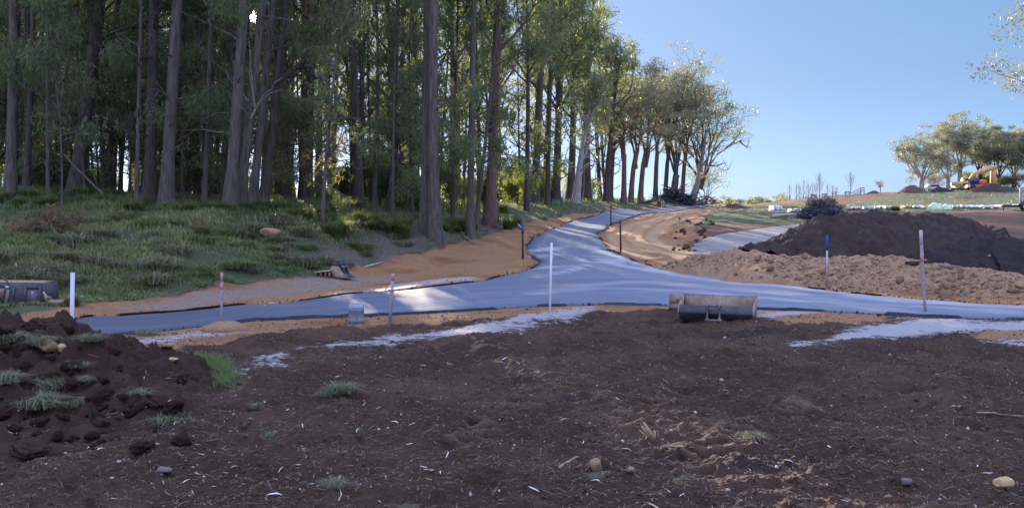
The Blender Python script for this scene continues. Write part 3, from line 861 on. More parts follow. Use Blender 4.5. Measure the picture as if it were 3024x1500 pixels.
def proto(geos, bm, lm):
    return (geos[0], geos[1], geos[0].mesh('trunk', M[bm], True), geos[1].mesh('crown', M[lm]))
def place_proto(name, pr, loc, label, cat, group, rz, sc):
    t = thing(name, label, cat, loc, rz, group, sc)
    a = bpy.data.objects.new('trunk', pr[2]); COL.objects.link(a); a.parent = t
    g = thin(pr[1], np.array(loc, float), rz, sc)
    me = pr[3] if g is None else g.mesh('crown', pr[3].materials[0])
    b = bpy.data.objects.new('crown', me); COL.objects.link(b); b.parent = t
    return t

def ground_at(px, d, sink=.1):
    p = atd(px, d); return np.array([p[0], p[1], float(tz(*p)) - sink])

# front row, one by one: (base px, depth, px of the trunk at the top of the frame, base width px, height, bark, lowest limb m, label, extra)
FRONT = [
 (30, 40, 42, 34, 24, 'bark_grey', 9, 'thick old gum trunk with peeling bark at the left edge of the forest', dict(dead=2, bend=.5)),
 (77, 43, 92, 22, 22, 'bark_dark', 8, 'dark gum trunk just right of the peeling trunk at the left edge', dict(dead=3)),
 (142, 40, 158, 12, 17, 'bark_grey', 6, 'slim straight grey sapling trunk in the second gap from the left', dict(dead=3, cr=2.2)),
 (183, 36.5, 168, 7, 8, 'bark_grey', 3.6, 'thin bare pole sapling standing forward in the grass below the leaning dead branch', dict(dead=5, cr=1.2, nl=6, nleaf=1500)),
 (222, 43, 292, 46, 26, 'bark_dark', 9, 'very thick dark gum trunk leaning right, with a broad swollen base', dict(dead=5)),
 (318, 46, 338, 24, 24, 'bark_dark', 8, 'dark gum trunk with a big bent side branch behind the thin poles', dict(dead=6)),
 (404, 39, 396, 15, 20, 'bark_grey', 7, 'straight slim grey trunk close left of two thick trunks', dict(dead=4, cr=2)),
 (441, 41, 458, 38, 26, 'bark_dark', 9, 'thick dark furrowed trunk behind the light one beside it', dict(dead=5)),
 (490, 38.8, 522, 42, 27, 'bark_grey', 9, 'thick light grey stringybark trunk with shaggy bark and low dead branches', dict(dead=9)),
 (541, 44, 548, 15, 19, 'bark_dark', 6, 'slender greenish trunk right of the shaggy stringybark', dict(dead=4, cr=2.2)),
 (602, 40, 626, 16, 21, 'bark_grey', 7, 'slim grey trunk standing alone left of the leaning pair', dict(dead=6, cr=2.2)),
 (676, 37.6, 723, 38, 27, 'bark_grey', 9.5, 'thick grey trunk leaning right whose top hides the edge of the sun', dict(dead=5, bend=.2)),
 (706, 38.3, 784, 30, 26, 'bark_grey', 9, 'leaning grey trunk with a pale torn branch, right of the one at the sun', dict(dead=7, bend=.2)),
 (744, 40, 806, 28, 25, 'bark_grey', 9, 'straight brown grey trunk right of the leaning pair', dict(dead=6, bend=.2)),
 (778, 41, 838, 26, 25, 'bark_dark', 9, 'dark trunk leaning right, carrying the long limb that reaches out to the right', dict(dead=4, bend=.2)),
 (896, 50, 940, 26, 25, 'bark_dark', 9, 'dark trunk leaning right behind the sunlit grass', dict(dead=5)),
 (950, 38, 1004, 13, 13, 'bark_grey', 5.2, 'thin pale leaning trunk rising alone from the grass', dict(dead=4, cr=1.8, nl=10, nleaf=4500)),
 (1256, 40.4, 1262, 38, 28, 'bark_grey', 11, 'left stem of the twin gum beside the road bank, straight and grey', dict(dead=1, bend=.12)),
 (1284, 39.9, 1272, 40, 28, 'bark_grey', 11, 'right stem of the twin gum beside the road bank, bowed to the right', dict(dead=2, bend=.35)),
 (1388, 43, 1400, 24, 26, 'bark_grey', 10, 'tall slim straight grey trunk midway between the twin gum and the thick reddish one', dict(dead=4, bend=.1)),
 (1446, 47.5, 1468, 36, 26, 'bark_red', 7, 'thick reddish brown trunk with high spreading limbs at the forest edge', dict(dead=6, bend=.15)),
 (1403, 46, 1480, 14, 15, 'bark_grey', 6.5, 'thin trunk leaning right across the thick reddish trunk', dict(dead=3, bend=.1, cr=2, nl=9, nleaf=5000)),
 (1555, 56, 1556, 16, 20, 'bark_dark', 6, 'straight dark pole trunk left of the white bin on a stake', dict(dead=5, cr=2.4)),
 (1578, 66, 1600, 28, 23, 'bark_grey', 7, 'grey trunk with a flared base deep behind the dark pole', dict(dead=4)),
 (1616, 62, 1634, 17, 21, 'bark_dark', 6.5, 'leaning dark trunk in front of the bright gap left of the white bin', dict(dead=5, cr=2.6)),
]
for i, (px, d, pt_, w, H, bm, lo, label, ex) in enumerate(FRONT):
    rng = np.random.default_rng(100 + i)
    loc = ground_at(px, d)
    hv = zpx(0, d) - loc[2]
    lx = (pt_ - px) / F * d * H / hv
    kw = dict(H=H, r0=w / F * d / 2 * .92, lean=(lx, rng.uniform(-1, 1)), lo=lo, cr=3.0, nl=15, nleaf=9000, ls=.24, bend=.25, low_twigs=2)
    kw.update(ex)
    put_tree('gum_tree', gum(rng, **kw), loc, label, 'tree', bm, ['leaf_dark', 'leaf_mid', 'leaf_dark'][i % 3], 'tall gums along the forest front')

# the trees round to the end of the belt, seen whole against the sky: (px, depth, top py, crown radius m, bark, leaf, kind, label)
BELT = [
 (1640, 72, -60, 3.6, 'bark_dark', 'leaf_dark', 0, 'tall dense dark gum whose crown leaves the frame where the sky begins'),
 (1684, 76, 15, 3.4, 'bark_dark', 'leaf_dark', 0, 'dense dark gum whose crown steps down to the sky left of the golden crowns'),
 (1700, 70, 250, 2.6, 'bark_pale', 'leaf_mid', 0, 'smooth pale trunk leaning right with golden leaves at the road bend'),
 (1735, 80, 100, 3.2, 'bark_dark', 'leaf_dark', 0, 'dark bushy gum behind the pale leaning trunk'),
 (1790, 82, 150, 3.4, 'bark_dark', 'leaf_mid', 0, 'thick dark trunk wrapped in creeper, with a dark crown'),
 (1800, 94, 205, 3.2, 'bark_grey', 'leaf_sunlit', 0, 'golden green gum standing behind the creeper wrapped trunk'),
 (1842, 86, 235, 2.8, 'bark_red', 'leaf_sunlit', 1, 'slim reddish trunk, first of a pair, under a thin golden crown'),
 (1862, 88, 215, 3.0, 'bark_red', 'leaf_sunlit', 1, 'slim reddish trunk, second of a pair, under a round crown'),
 (1890, 90, 200, 3.2, 'bark_red', 'leaf_sunlit', 1, 'thick double reddish trunk with a round topped crown'),
 (1935, 96, 215, 3.0, 'bark_grey', 'leaf_sunlit', 1, 'slim straight trunk with bright sky on both sides'),
 (1964, 102, 195, 3.4, 'bark_grey', 'leaf_sunlit', 1, 'pale lit trunk left of the big many limbed gum'),
 (1988, 100, 176, 5.0, 'bark_grey', 'leaf_sunlit', 2, 'big many limbed gum with the tallest round crown at the end of the belt'),
 (2014, 104, 205, 4.6, 'bark_red', 'leaf_sunlit', 1, 'reddish trunk right of the big many limbed gum'),
 (2042, 103, 265, 4.4, 'bark_red', 'leaf_mid', 2, 'gum spreading to the right over the road at the end of the belt'),
]
for i, (px, d, pyt, cr, bm, lm, kind, label) in enumerate(BELT):
    rng = np.random.default_rng(300 + i)
    loc = ground_at(px, d)
    H = zpx(pyt, d) - loc[2]
    if kind == 0: g = gum(rng, H=H, r0=.22 + .012 * H * .5, lean=(rng.uniform(-.5, 1.6), 0), lo=H * .36, cr=cr, nl=17, nleaf=int(8600 * min(1, (H / 17) ** 1.6)), ls=.26, clump=.72, dead=5, flat=.7, sub=5)
    elif kind == 1: g = dome(rng, H=H, r0=.21, split=.40, R_=cr * .8, nmain=4, nleaf=5000, ls=.25, clump=.62, spread=.34, flat=.5, levels=3, lean=rng.uniform(0, .8))
    else: g = dome(rng, H=H, r0=.34, split=.20, R_=cr, nmain=6, nleaf=9500, ls=.25, clump=.70, spread=.50, flat=.5, lean=.3 if px < 2000 else 1.0, levels=4)
    put_tree('gum_tree', g, loc, label, 'tree', bm, lm, 'gums along the road at the end of the belt')

# dead leaning tree at the end of the belt, bare limbs reaching right
def dead_tree():
    rng = np.random.default_rng(41); T = Geo(); loc = ground_at(2040, 100)
    s = 100 / F
    def pp(pts): return np.array([((x - 2040) * s, dy, zpx(y, 100) - loc[2]) for x, y, dy in pts])
    main = pp([(2040, 606, 0), (2042, 590, 0), (2060, 540, 0), (2070, 490, .2), (2082, 430, .4), (2088, 380, .6)])
    T.tube(main, [.40, .33, .26, .22, .16, .06], 8)
    for L in ([(2058, 545, 0), (2090, 500, .5), (2125, 455, 1), (2160, 432, 1.3), (2195, 414, 1.6), (2222, 414, 2)], [(2150, 437, 1.2), (2170, 420, 1), (2190, 395, 1), (2194, 378, 1)],
              [(2195, 414, 1.6), (2210, 425, 2), (2218, 432, 2)], [(2068, 500, 0), (2095, 455, -.5), (2120, 425, -1), (2140, 400, -1)], [(2075, 470, 0), (2060, 420, -.4), (2050, 380, -.6)],
              [(2100, 488, .5), (2120, 490, 1), (2150, 480, 1.4), (2160, 500, 1.6)]):
        P = pp(L); T.tube(P, np.linspace(.11, .02, len(P)), 5, False)
        for k in range(5):
            P2, _ = limb(P[rng.integers(1, len(P))], np.array([.8, 0, .5]) + rng.normal(0, .7, 3), rng.uniform(.5, 1.8), .02, rng, .05, .25, 5)
            T.tube(P2, np.linspace(.03, .008, len(P2)), 4, False)
    return put_tree('dead_tree', (T, None), loc, 'bare pale dead tree leaning right with long leafless limbs against the sky', 'tree', 'dead_wood')
dead_tree()
# fine twiggy low tree right of the dead one
def twiggy(px, d, pyt, label, leafy=2500, nm_='young_tree', R_=3.2):
    rng = np.random.default_rng(int(px)); loc = ground_at(px, d); H = zpx(pyt, d) - loc[2]
    put_tree(nm_, dome(rng, H=H, r0=.10, split=.12, R_=R_, nmain=9, nleaf=leafy, ls=.20, clump=.6, spread=1.1, levels=3), loc, label, 'tree', 'dead_wood', 'leaf_mid')
twiggy(2085, 108, 480, 'low grey twiggy tree behind the brush pile, almost leafless')

# ------------------------------------------------------------------ depth of the forest
rngF = np.random.default_rng(55)
P_GUM = [proto(gum(np.random.default_rng(500 + i), H=h, r0=.17 + .05 * (i % 3), lean=(rngF.uniform(-1.5, 1.5), rngF.uniform(-1, 1)), lo=h * lo, cr=3.3, nl=18, nleaf=4200, ls=.26, clump=.62, dead=5, sub=4, kk=7), bm, lm)
         for i, (h, lo, bm, lm) in enumerate([(20, .25, 'bark_dark', 'leaf_dark'), (18, .18, 'bark_dark', 'leaf_mid'), (22, .35, 'bark_red', 'leaf_dark'), (17, .12, 'bark_dark', 'leaf_mid'), (21, .30, 'bark_grey', 'leaf_dark'), (19, .22, 'bark_dark', 'leaf_gold')])]
P_UND = [proto(gum(np.random.default_rng(520 + i), H=h, r0=.075, lean=(rngF.uniform(-.6, .6), 0), lo=h * .18, cr=1.9, nl=18, nleaf=5000, ls=.20, clump=.55, dead=1, sub=3, kk=6, up=.05, ang=(.1, .7)), 'bark_dark', lm)
         for i, (h, lm) in enumerate([(9, 'leaf_dark'), (7, 'leaf_mid'), (10.5, 'leaf_dark'), (6, 'leaf_gold')])]
P_SHR = [proto(shrub(np.random.default_rng(540 + i), H=h, R_=r, nleaf=5000), 'bark_dark', lm) for i, (h, r, lm) in enumerate([(2.6, 1.5, 'leaf_shrub'), (1.8, 1.3, 'leaf_mid'), (3.4, 1.7, 'leaf_shrub'), (2.2, 1.2, 'leaf_dark')])]
EDGE = np.array([(-.94, 46), (2.6, 62), (5.9, 75), (11.8, 92), (20.2, 108)])
def edge_x(y): return np.interp(y, EDGE[:, 1], EDGE[:, 0], left=-.94 - (46 - y) * .35 if y < 46 else 0)
taken = [tuple(ground_at(f[0], f[1])[:2]) for f in FRONT + BELT]
def in_lane(p, o_, r_):
    q = p - o_[:2]; t = q @ SUNV[:2] / (SUNV[:2] @ SUNV[:2])
    return t > 1 and np.linalg.norm(q - t * SUNV[:2]) < (.6 if o_[1] == 0 else .35)
def spots(n, d0, d1, pxa, pxb, gap, back=0.0):
    out = []; tries = 0
    while len(out) < n and tries < n * 60:
        tries += 1
        d = math.exp(rngF.uniform(math.log(d0), math.log(d1))); px = rngF.uniform(pxa, pxb); p = atd(px, d)
        if p[0] > edge_x(d) - back: continue
        if any(in_lane(p, o_, r_) for o_, r_ in LANES): continue
        if any((p[0] - a) ** 2 + (p[1] - b) ** 2 < gap * gap for a, b in taken): continue
        taken.append(tuple(p)); out.append((px, d))
    return out
for px, d in spots(34, 52, 112, 690, 985, 1.3, 2.5) + spots(78, 47, 108, -330, 1880, 1.9, 2.5):
    pr = P_GUM[rngF.integers(0, 6)]
    place_proto('gum_tree', pr, ground_at(px, d), 'one of the slender dark gums standing close together deep inside the forest', 'tree', 'gums deep inside the forest', rngF.random() * 6.28, rngF.uniform(.8, 1.15))
for px, d in spots(46, 42, 66, -300, 1560, 1.3, 1.5):
    pr = P_UND[rngF.integers(0, 4)]
    place_proto('understorey_tree', pr, ground_at(px, d), 'one of the thin leafy young trees filling the gaps behind the front trunks', 'tree', 'young trees between the trunks', rngF.random() * 6.28, rngF.uniform(.75, 1.2))
P_POLE = [proto(gum(np.random.default_rng(560 + i), H=h, r0=.085, lean=(rngF.uniform(-.8, .8), 0), lo=h * .5, cr=1.6, nl=10, nleaf=2200, ls=.22, clump=.5, dead=5, sub=3, kk=6), bm, 'leaf_dark') for i, (h, bm) in enumerate([(14, 'bark_dark'), (16, 'bark_grey'), (12, 'bark_dark')])]
for px, d in spots(44, 41.5, 62, -100, 1560, .9, 1.0):
    place_proto('gum_sapling', P_POLE[rngF.integers(0, 3)], ground_at(px, d), 'one of the thin straight pole saplings standing between the thick trunks', 'tree', 'pole saplings between the thick trunks', rngF.random() * 6.28, rngF.uniform(.7, 1.2))
for px, d in spots(70, 43, 95, -300, 1760, 1.0, 1.0):
    pr = P_SHR[rngF.integers(0, 4)]
    place_proto('shrub', pr, ground_at(px, d, .05), 'one of the dark leafy shrubs of the forest floor behind the trunks', 'shrub', 'shrubs on the forest floor', rngF.random() * 6.28, rngF.uniform(.7, 1.3))
# ------------------------------------------------------------------ heaps of soil and rubble
def earth(name, c1, c2, c3, sc=5.0, dist=.05, thr=.62):
    m, nt, b = mat(name)
    v = pos(nt)
    c = mixc(nt, noise(nt, v, sc, 6, .7), c1, c2)
    c = mixc(nt, ramp(nt, noise(nt, v, sc * 5, 4, .7), [(thr, (0, 0, 0)), (thr + .1, (1, 1, 1))]), c, c3)
    nt.links.new(c, b.inputs['Base Color']); b.inputs['Roughness'].default_value = .92; b.inputs['Specular IOR Level'].default_value = .15
    bump(nt, b, noise(nt, v, sc * 4, 5, .75), .9, dist)
    return m
M['heap_black'] = earth('black_soil', (.026, .020, .019), (.098, .070, .058), (.17, .12, .09), 1.5, .16)
M['heap_dark'] = earth('dark_soil', (.020, .013, .012), (.040, .032, .032), (.07, .058, .055), 2.2, .06)
M['heap_sod'] = earth('sod_soil', (.032, .018, .012), (.085, .049, .033), (.15, .10, .07), 5, .07)
M['rubble'] = earth('clay_rubble', (.18, .098, .052), (.45, .285, .165), (.50, .36, .24), 2.6, .07, .58)
M['heap_red'] = earth('red_soil', (.075, .045, .038), (.15, .085, .062), (.2, .13, .1), 2.0, .1)
TOPS = [bpy.data.objects['ground']]

def mound(name, crest, wf, wb, mat_, label, cat='soil heap', group=None, amp=.10, nsc=.7, res=.10, seed=0, octs=4, prof=.6, streak=0):
    C0 = np.array([(*atd(px, d), zpx(py, d)) for px, py, d in crest])
    s0 = np.concatenate([[0], np.cumsum(np.linalg.norm(np.diff(C0[:, :2], axis=0), axis=1))])
    ns = max(30, int(s0[-1] / res)); s = np.linspace(0, s0[-1], ns)
    sm = lambda v: np.convolve(np.pad(v, 4, mode='edge'), np.ones(9) / 9, 'valid')
    Cx, Cy, Cz = (sm(np.interp(s, s0, C0[:, k])) for k in range(3))
    u0 = np.linspace(0, s0[-1], len(np.atleast_1d(wf))); WF = np.interp(s, u0, np.atleast_1d(wf)) if np.ndim(wf) else np.full(ns, wf)
    u1 = np.linspace(0, s0[-1], len(np.atleast_1d(wb))); WB = np.interp(s, u1, np.atleast_1d(wb)) if np.ndim(wb) else np.full(ns, wb)
    tx, ty = np.gradient(Cx), np.gradient(Cy); L = np.hypot(tx, ty); nx, ny = -ty / L, tx / L
    nx, ny = sm(sm(nx)), sm(sm(ny))
    nt_ = max(16, int((np.mean(WF) + np.mean(WB)) / res))
    t = np.linspace(-1, 1, nt_)
    W = np.where(t[None] < 0, WF[:, None], WB[:, None])
    X = Cx[:, None] + nx[:, None] * W * t[None]; Y = Cy[:, None] + ny[:, None] * W * t[None]
    X = X + .12 * fbm(X, Y, 1.7, 2, seed + 3) * np.abs(t)[None]; Y = Y + .12 * fbm(X, Y, 1.7, 2, seed + 4) * np.abs(t)[None]
    a = np.abs(t)[None]
    p = prof * (1 - a) + (1 - prof) * (.5 + .5 * np.cos(math.pi * a))
    G = tz(X, Y)
    H = np.maximum(Cz[:, None] - tz(Cx, Cy)[:, None], 0.0)
    fade = np.clip((1 - a) * 4, 0, 1) * np.clip(H * 3, 0, 1)
    nz = amp * (fbm(X, Y, nsc, octs, seed) * 1.6 + .35 * (.5 - 2 * np.abs(fbm(X, Y, nsc * .35, 3, seed + 7))))
    nz = nz + amp * .55 * fbm(X, Y, nsc * .3, 3, seed + 11) + amp * .5 * np.maximum(fbm(X, Y, nsc * .16, 2, seed + 13), 0)
    if streak: nz = nz + streak * fbm(s[:, None] * 1.0 + 0 * X, a * W * .25 + 0 * X, .5, 3, seed + 5)
    Z = G - .16 + (H + .16) * p + nz * fade - .06 * (a > .999)
    i = np.arange(ns - 1)[:, None] * nt_; j = np.arange(nt_ - 1)[None]
    f = np.stack([i + j, i + nt_ + j, i + nt_ + j + 1, i + j + 1], -1).reshape(-1, 4)
    o0 = np.array([Cx[ns // 2], Cy[ns // 2], float(tz(Cx[ns // 2], Cy[ns // 2]))])
    g = Geo(); g.add(np.stack([X, Y, Z], -1).reshape(-1, 3) - o0, f)
    o = g.build(name, mat_, None, True, o0)
    tag(o, label, cat, group); TOPS.append(o)
    return o

mound('soil_heap', [(2290, 752, 36), (2335, 722, 36.3), (2385, 690, 36.8), (2440, 645, 37.2), (2500, 628, 37.5), (2560, 630, 37.8), (2630, 624, 38), (2700, 622, 38), (2770, 627, 38), (2830, 643, 37.5), (2900, 692, 36.8), (2960, 716, 36.4), (3024, 733, 36), (3120, 745, 35.5), (3250, 800, 35)],
      [.9, 3.0, 3.8, 3.6], 4.2, M['heap_black'], 'long heap of black topsoil between the gravel track and the red field', amp=.27, nsc=1.0, seed=201, streak=.20, res=.06)
mound('soil_heap', [(2700, 790, 32), (2760, 748, 32.5), (2820, 720, 33), (2890, 706, 33.3), (2960, 708, 33), (3060, 710, 32.6), (3200, 740, 32.2), (3300, 830, 32)],
      [2, 3.2, 4, 4], 2.6, M['heap_dark'], 'blackest lobe of loose soil in front of the long heap, at the right edge', amp=.18, nsc=.9, seed=221, res=.07)
mound('rubble_bank', [(1900, 800, 34.6), (1950, 786, 34), (2000, 772, 33.5), (2060, 754, 33), (2120, 748, 32.5), (2200, 747, 32), (2280, 752, 31), (2360, 760, 30), (2460, 760, 29.3), (2560, 760, 28.7), (2660, 763, 28), (2740, 772, 27.6), (2800, 790, 27.2), (2840, 795, 27), (2880, 784, 26.8), (2930, 796, 26.5), (3024, 840, 25.4), (3150, 850, 25), (3400, 870, 24)],
      [.7, 1.2, 2.2, 3.0, 3.0, 2.9, 2.6, 2.4, 2.2], [1.2, 2.2, 2.6, 2.6], M['rubble'], 'low bank of orange clay and broken stone along the far side of the road', 'rubble bank', amp=.13, nsc=.55, seed=231, octs=5, res=.07)
heap = mound('soil_heap', [(-500, 900, 12.6), (-200, 925, 12.8), (0, 938, 13), (110, 942, 13.3), (170, 948, 13.5), (215, 975, 13.6), (280, 1012, 13.4), (350, 1045, 13.0), (420, 1085, 12.4), (480, 1140, 11.7), (540, 1230, 10.8)],
      [6, 5.5, 5, 3.4, 1.4], [2.2, 2, 1.5, 1.0], M['heap_sod'], 'heap of torn up dark turf and clods in the left foreground', amp=.27, nsc=.55, res=.032, seed=241, octs=6)
def hill_heap(x0, xm, x1, top, d, wf, mat_, label, seed):
    zb = lambda px: HZ - (float(tz(*atd(px, d))) - EYE) / d * F
    pts = [(x0, zb(x0), d)] + [(x0 + (xm - x0) * k, zb(x0) + (top - zb(x0)) * k ** .9, d) for k in (.35, .7)] + [(xm, top, d)] + [(xm + (x1 - xm) * k, top + (zb(x1) - top) * k ** 1.15, d) for k in (.3, .65)] + [(x1, zb(x1), d)]
    mound('soil_heap', pts, wf, wf, mat_, label, 'soil heap', None, .14, .8, .16, seed)
hill_heap(2650, 2690, 2745, 543, 116, 2.2, M['heap_red'], 'pointed reddish soil heap under the spreading tree on the hill', 251)
hill_heap(2735, 2778, 2815, 548, 117, 1.8, M['heap_dark'], 'round dark soil heap between the pointed heap and the excavator', 252)
hill_heap(2850, 2925, 3020, 541, 113, 2.2, M['heap_black'], 'long low dark heap hiding the wheels of the red tractor', 253)
hill_heap(2555, 2580, 2600, 562, 117, 1.2, M['heap_red'], 'small heap on the ridge right of the timber rail fence', 254)
hill_heap(2118, 2165, 2215, 598, 96, 1.4, M['heap_red'], 'low heap of clods with grass at the crest of the road', 255)

bpy.context.view_layer.update()
def at3(px, py):
    """point of the ground or a heap seen at a photo pixel"""
    o = Vector((0, 0, EYE)); d = Vector(((px - 1512) / F, 1, -(py - HZ) / F)).normalized()
    best = None
    for t in TOPS:
        ok, p, n, _ = t.ray_cast(o - t.location, d)
        if ok:
            p = p + t.location
            if best is None or p.y < best.y: best = p
    return np.array(best) if best is not None else np.array([*at(px, py), g1(at(px, py))])
def top(x, y):
    z = -99
    for t in TOPS:
        ok, p, n, _ = t.ray_cast(Vector((x, y, 30)) - t.location, Vector((0, 0, -1)))
        if ok: z = max(z, p.z + t.location.z)
    return z

# ------------------------------------------------------------------ rocks, clods
import bmesh
def rock_geo(seed, flat=.7, facets=9, n=2, rough=.10):
    rng = np.random.default_rng(seed)
    bm = bmesh.new(); bmesh.ops.create_icosphere(bm, subdivisions=n, radius=1.0)
    V = np.array([v.co[:] for v in bm.verts]); Fc = np.array([[v.index for v in f.verts] for f in bm.faces]); bm.free()
    for _ in range(facets):
        nrm = rng.normal(0, 1, 3); nrm /= np.linalg.norm(nrm); h = rng.uniform(.55, .85)
        d = V @ nrm; V = V - np.maximum(d - h, 0)[:, None] * nrm
    V *= (1 + rough * fbm(V[:, 0] * 2 + seed, V[:, 1] * 2 + V[:, 2], .8, 3, seed))[:, None]
    V *= np.array([1, rng.uniform(.7, 1), flat])
    return V, Fc
def clod_geo(seed, flat=.7, n=4, amp=.30):
    bm = bmesh.new(); bmesh.ops.create_icosphere(bm, subdivisions=n, radius=1.0)
    V = np.array([v.co[:] for v in bm.verts]); Fc = np.array([[v.index for v in f.verts] for f in bm.faces]); bm.free()
    q = V * 1.3 + seed * 3.1
    n3 = lambda sc, k: (fbm(q[:, 0] + .6 * q[:, 2], q[:, 1] - .5 * q[:, 2], sc, 2, seed + k) + fbm(q[:, 2] + .4 * q[:, 0], q[:, 1] + .7 * q[:, 0], sc, 2, seed + k + 3))
    r = 1 + amp * n3(1.2, 0) - amp * 1.2 * np.abs(n3(.7, 20)) + amp * .5 * n3(.28, 40) + amp * .35 * n3(.12, 60)
    V = V * r[:, None] * np.array([1, .85, flat]); return V, Fc
def rock_mesh(name, seed, mat_, **k):
    V, Fc = rock_geo(seed, **k); g = Geo(); g.add(V, Fc); return g.mesh(name, mat_, k.get('n', 2) > 2)
M['rock_tan'] = simple('tan_rock', (.42, .28, .15), .85, 0, .3, 4, .03, .2, (.26, .16, .09))
M['rock_yellow'] = simple('yellow_rock', (.62, .44, .22), .8, 0, .2, 3, .02, .2, (.48, .33, .17))
M['rock_grey'] = simple('grey_rock', (.26, .23, .22), .85, 0, .3, 5, .03, .2, (.14, .12, .115))
M['rock_pale'] = simple('pale_stone', (.52, .47, .44), .8, 0, .3, 5, .02, .2, (.34, .30, .28))
M['clod'] = earth('crumb_soil', (.045, .026, .018), (.115, .070, .048), (.17, .115, .08), 3, .03)
def rock(name, label, px, py, wpx, seed, mat_, flat=.75, sink=.35, cat='rock', n=3, group=None):
    p = at3(px, py); r = wpx / F * p[1] / 2
    o = bpy.data.objects.new(name, rock_mesh(name, seed, mat_, flat=flat, n=n)); COL.objects.link(o)
    o.location = p + np.array([0, 0, r * flat * (1 - sink) - .0]); o.scale = (r, r, r); o.rotation_euler = (0, 0, seed)
    return tag(o, label, cat, group)
rock('rock', 'smooth rounded yellow rock in the bottom right corner', 2962, 1438, 62, 3, M['rock_yellow'], .62, .25)
rock('rock', 'angular grey rock left of the yellow one in the foreground', 2677, 1430, 40, 4, M['rock_grey'], .75)
rock('rock', 'blocky tan rock with a pale grass tuft beside it, bottom centre', 1760, 1398, 52, 5, M['rock_tan'], 1.0, .2)
rock('rock', 'small orange stone right of the blocky tan rock', 1862, 1392, 26, 6, M['rock_tan'], .9)
rock('rock', 'large brown rounded rock on the turf heap, left of its smaller neighbour', 138, 1040, 62, 7, M['rock_tan'], .7)
rock('rock', 'round orange rock on the turf heap, right of the larger one', 181, 1040, 34, 8, M['rock_yellow'], .85, .2)
rock('rock', 'flat sandy stone at the edge of the green patch behind the turf heap', 512, 1066, 34, 9, M['rock_yellow'], .45)
rock('rock', 'flat sandy stone on the dirt left of the green patch', 495, 1023, 40, 19, M['rock_tan'], .35)
rock('boulder', 'big pale tan boulder lying in the grass of the bank', 796, 698, 64, 10, M['rock_tan'], .5, .3, 'boulder')
rock('rock', 'small tan stone on dark soil right of the green patch', 737, 1120, 16, 12, M['rock_tan'], .7)
rock('rock', 'small orange pebble below the leaf bundle on the dark soil', 740, 1240, 17, 13, M['rock_tan'], .7)
rock('rock', 'dull grey stone in the soil at the lower left', 485, 1395, 50, 14, M['rock_grey'], .5)
rngS = np.random.default_rng(77)
rk = [rock_mesh('rock', 60 + i, M[mm], flat=.65, n=2) for i, mm in enumerate(('rubble', 'rock_tan', 'rubble', 'rubble', 'rock_grey', 'rubble'))]
ck = []
for i in range(5):
    g = Geo(); g.add(*clod_geo(80 + i, .7, 3, .42)); ck.append(g.mesh('soil_clod', M['heap_sod']))
def strew(name, meshes, pts, sizes, label, cat, group, sink=.3):
    for p, s in zip(pts, sizes):
        o = bpy.data.objects.new(name, meshes[rngS.integers(0, len(meshes))]); COL.objects.link(o)
        s3 = s * rngS.uniform(.75, 1.25, 3); o.location = p + np.array([0, 0, s3[2] * (.6 - sink)]); o.scale = s3
        o.rotation_euler = (rngS.normal(0, .25), rngS.normal(0, .25), rngS.random() * 6.28)
        tag(o, label, cat, group)
pts, sz = [], []
for k in range(110):
    px = rngS.uniform(1950, 3030); lo = np.interp(px, [1930, 2172, 2465, 2700, 3024], [785, 820, 852, 876, 896]); hi = np.interp(px, [1930, 2060, 2280, 2560, 2830, 3024], [790, 758, 758, 768, 800, 845])
    p = at3(px, hi + (lo - hi) * rngS.random() ** .7)
    if p[1] > np.interp(px, [1900, 2120, 2360, 2660, 2880, 3024], [34.6, 32.7, 30.2, 28.2, 27, 25.6]) + .3: continue
    pts.append(p); sz.append(math.exp(rngS.normal(-2.75, .5)))
strew('rock', rk, pts, sz, 'one of the broken stones scattered over the orange rubble bank', 'rock', 'stones of the rubble bank')
pts = [at3(rngS.uniform(1980, 2110), rngS.uniform(640, 745)) for k in range(45)]
strew('soil_clod', [rock_mesh('soil_clod', 90 + i, M['heap_red'], flat=.7, n=2, rough=.3) for i in range(3)], pts, [math.exp(rngS.normal(-2.4, .45)) for _ in pts], 'one of the reddish clods tipped between the orange verge and the gravel track', 'soil clod', 'clods beside the gravel track')
pts, sz = [], []
for k in range(150):
    px = rngS.uniform(-40, 560); py = rngS.uniform(955, 1330)
    if px > 240 and py < 1020 + (px - 240) * .55: continue
    pts.append(at3(px, py)); sz.append(min(.17, math.exp(rngS.normal(-3.0, .55))))
strew('soil_clod', ck, pts, sz, 'one of the dark crumbly clods lying on the turf heap', 'soil clod', 'clods of the turf heap', .55)
for px, py, w, label, fl in ((120, 968, 110, 'overhanging slab of turf and dark soil on top of the turf heap', .42), (548, 1125, 62, 'big dark clod at the right end of the turf heap beside the green patch', .75), (462, 1200, 66, 'split dark clod with dry roots in front of the green patch', .8), (290, 1255, 62, 'dark clod low on the front of the turf heap', .6), (75, 1340, 110, 'broad dark clod at the lower left edge', .5), (335, 1040, 40, 'small dark clod on the shoulder of the turf heap', .7)):
    p = at3(px, py); r = w / F * p[1] / 2
    g = Geo(); V, Fc = clod_geo(int(px), fl, 4, .36); g.add(V * r, Fc)
    o = g.build('soil_clod', M['heap_sod'], None, False, p + np.array([0, r * .3, r * fl * .25])); tag(o, label, 'soil clod')

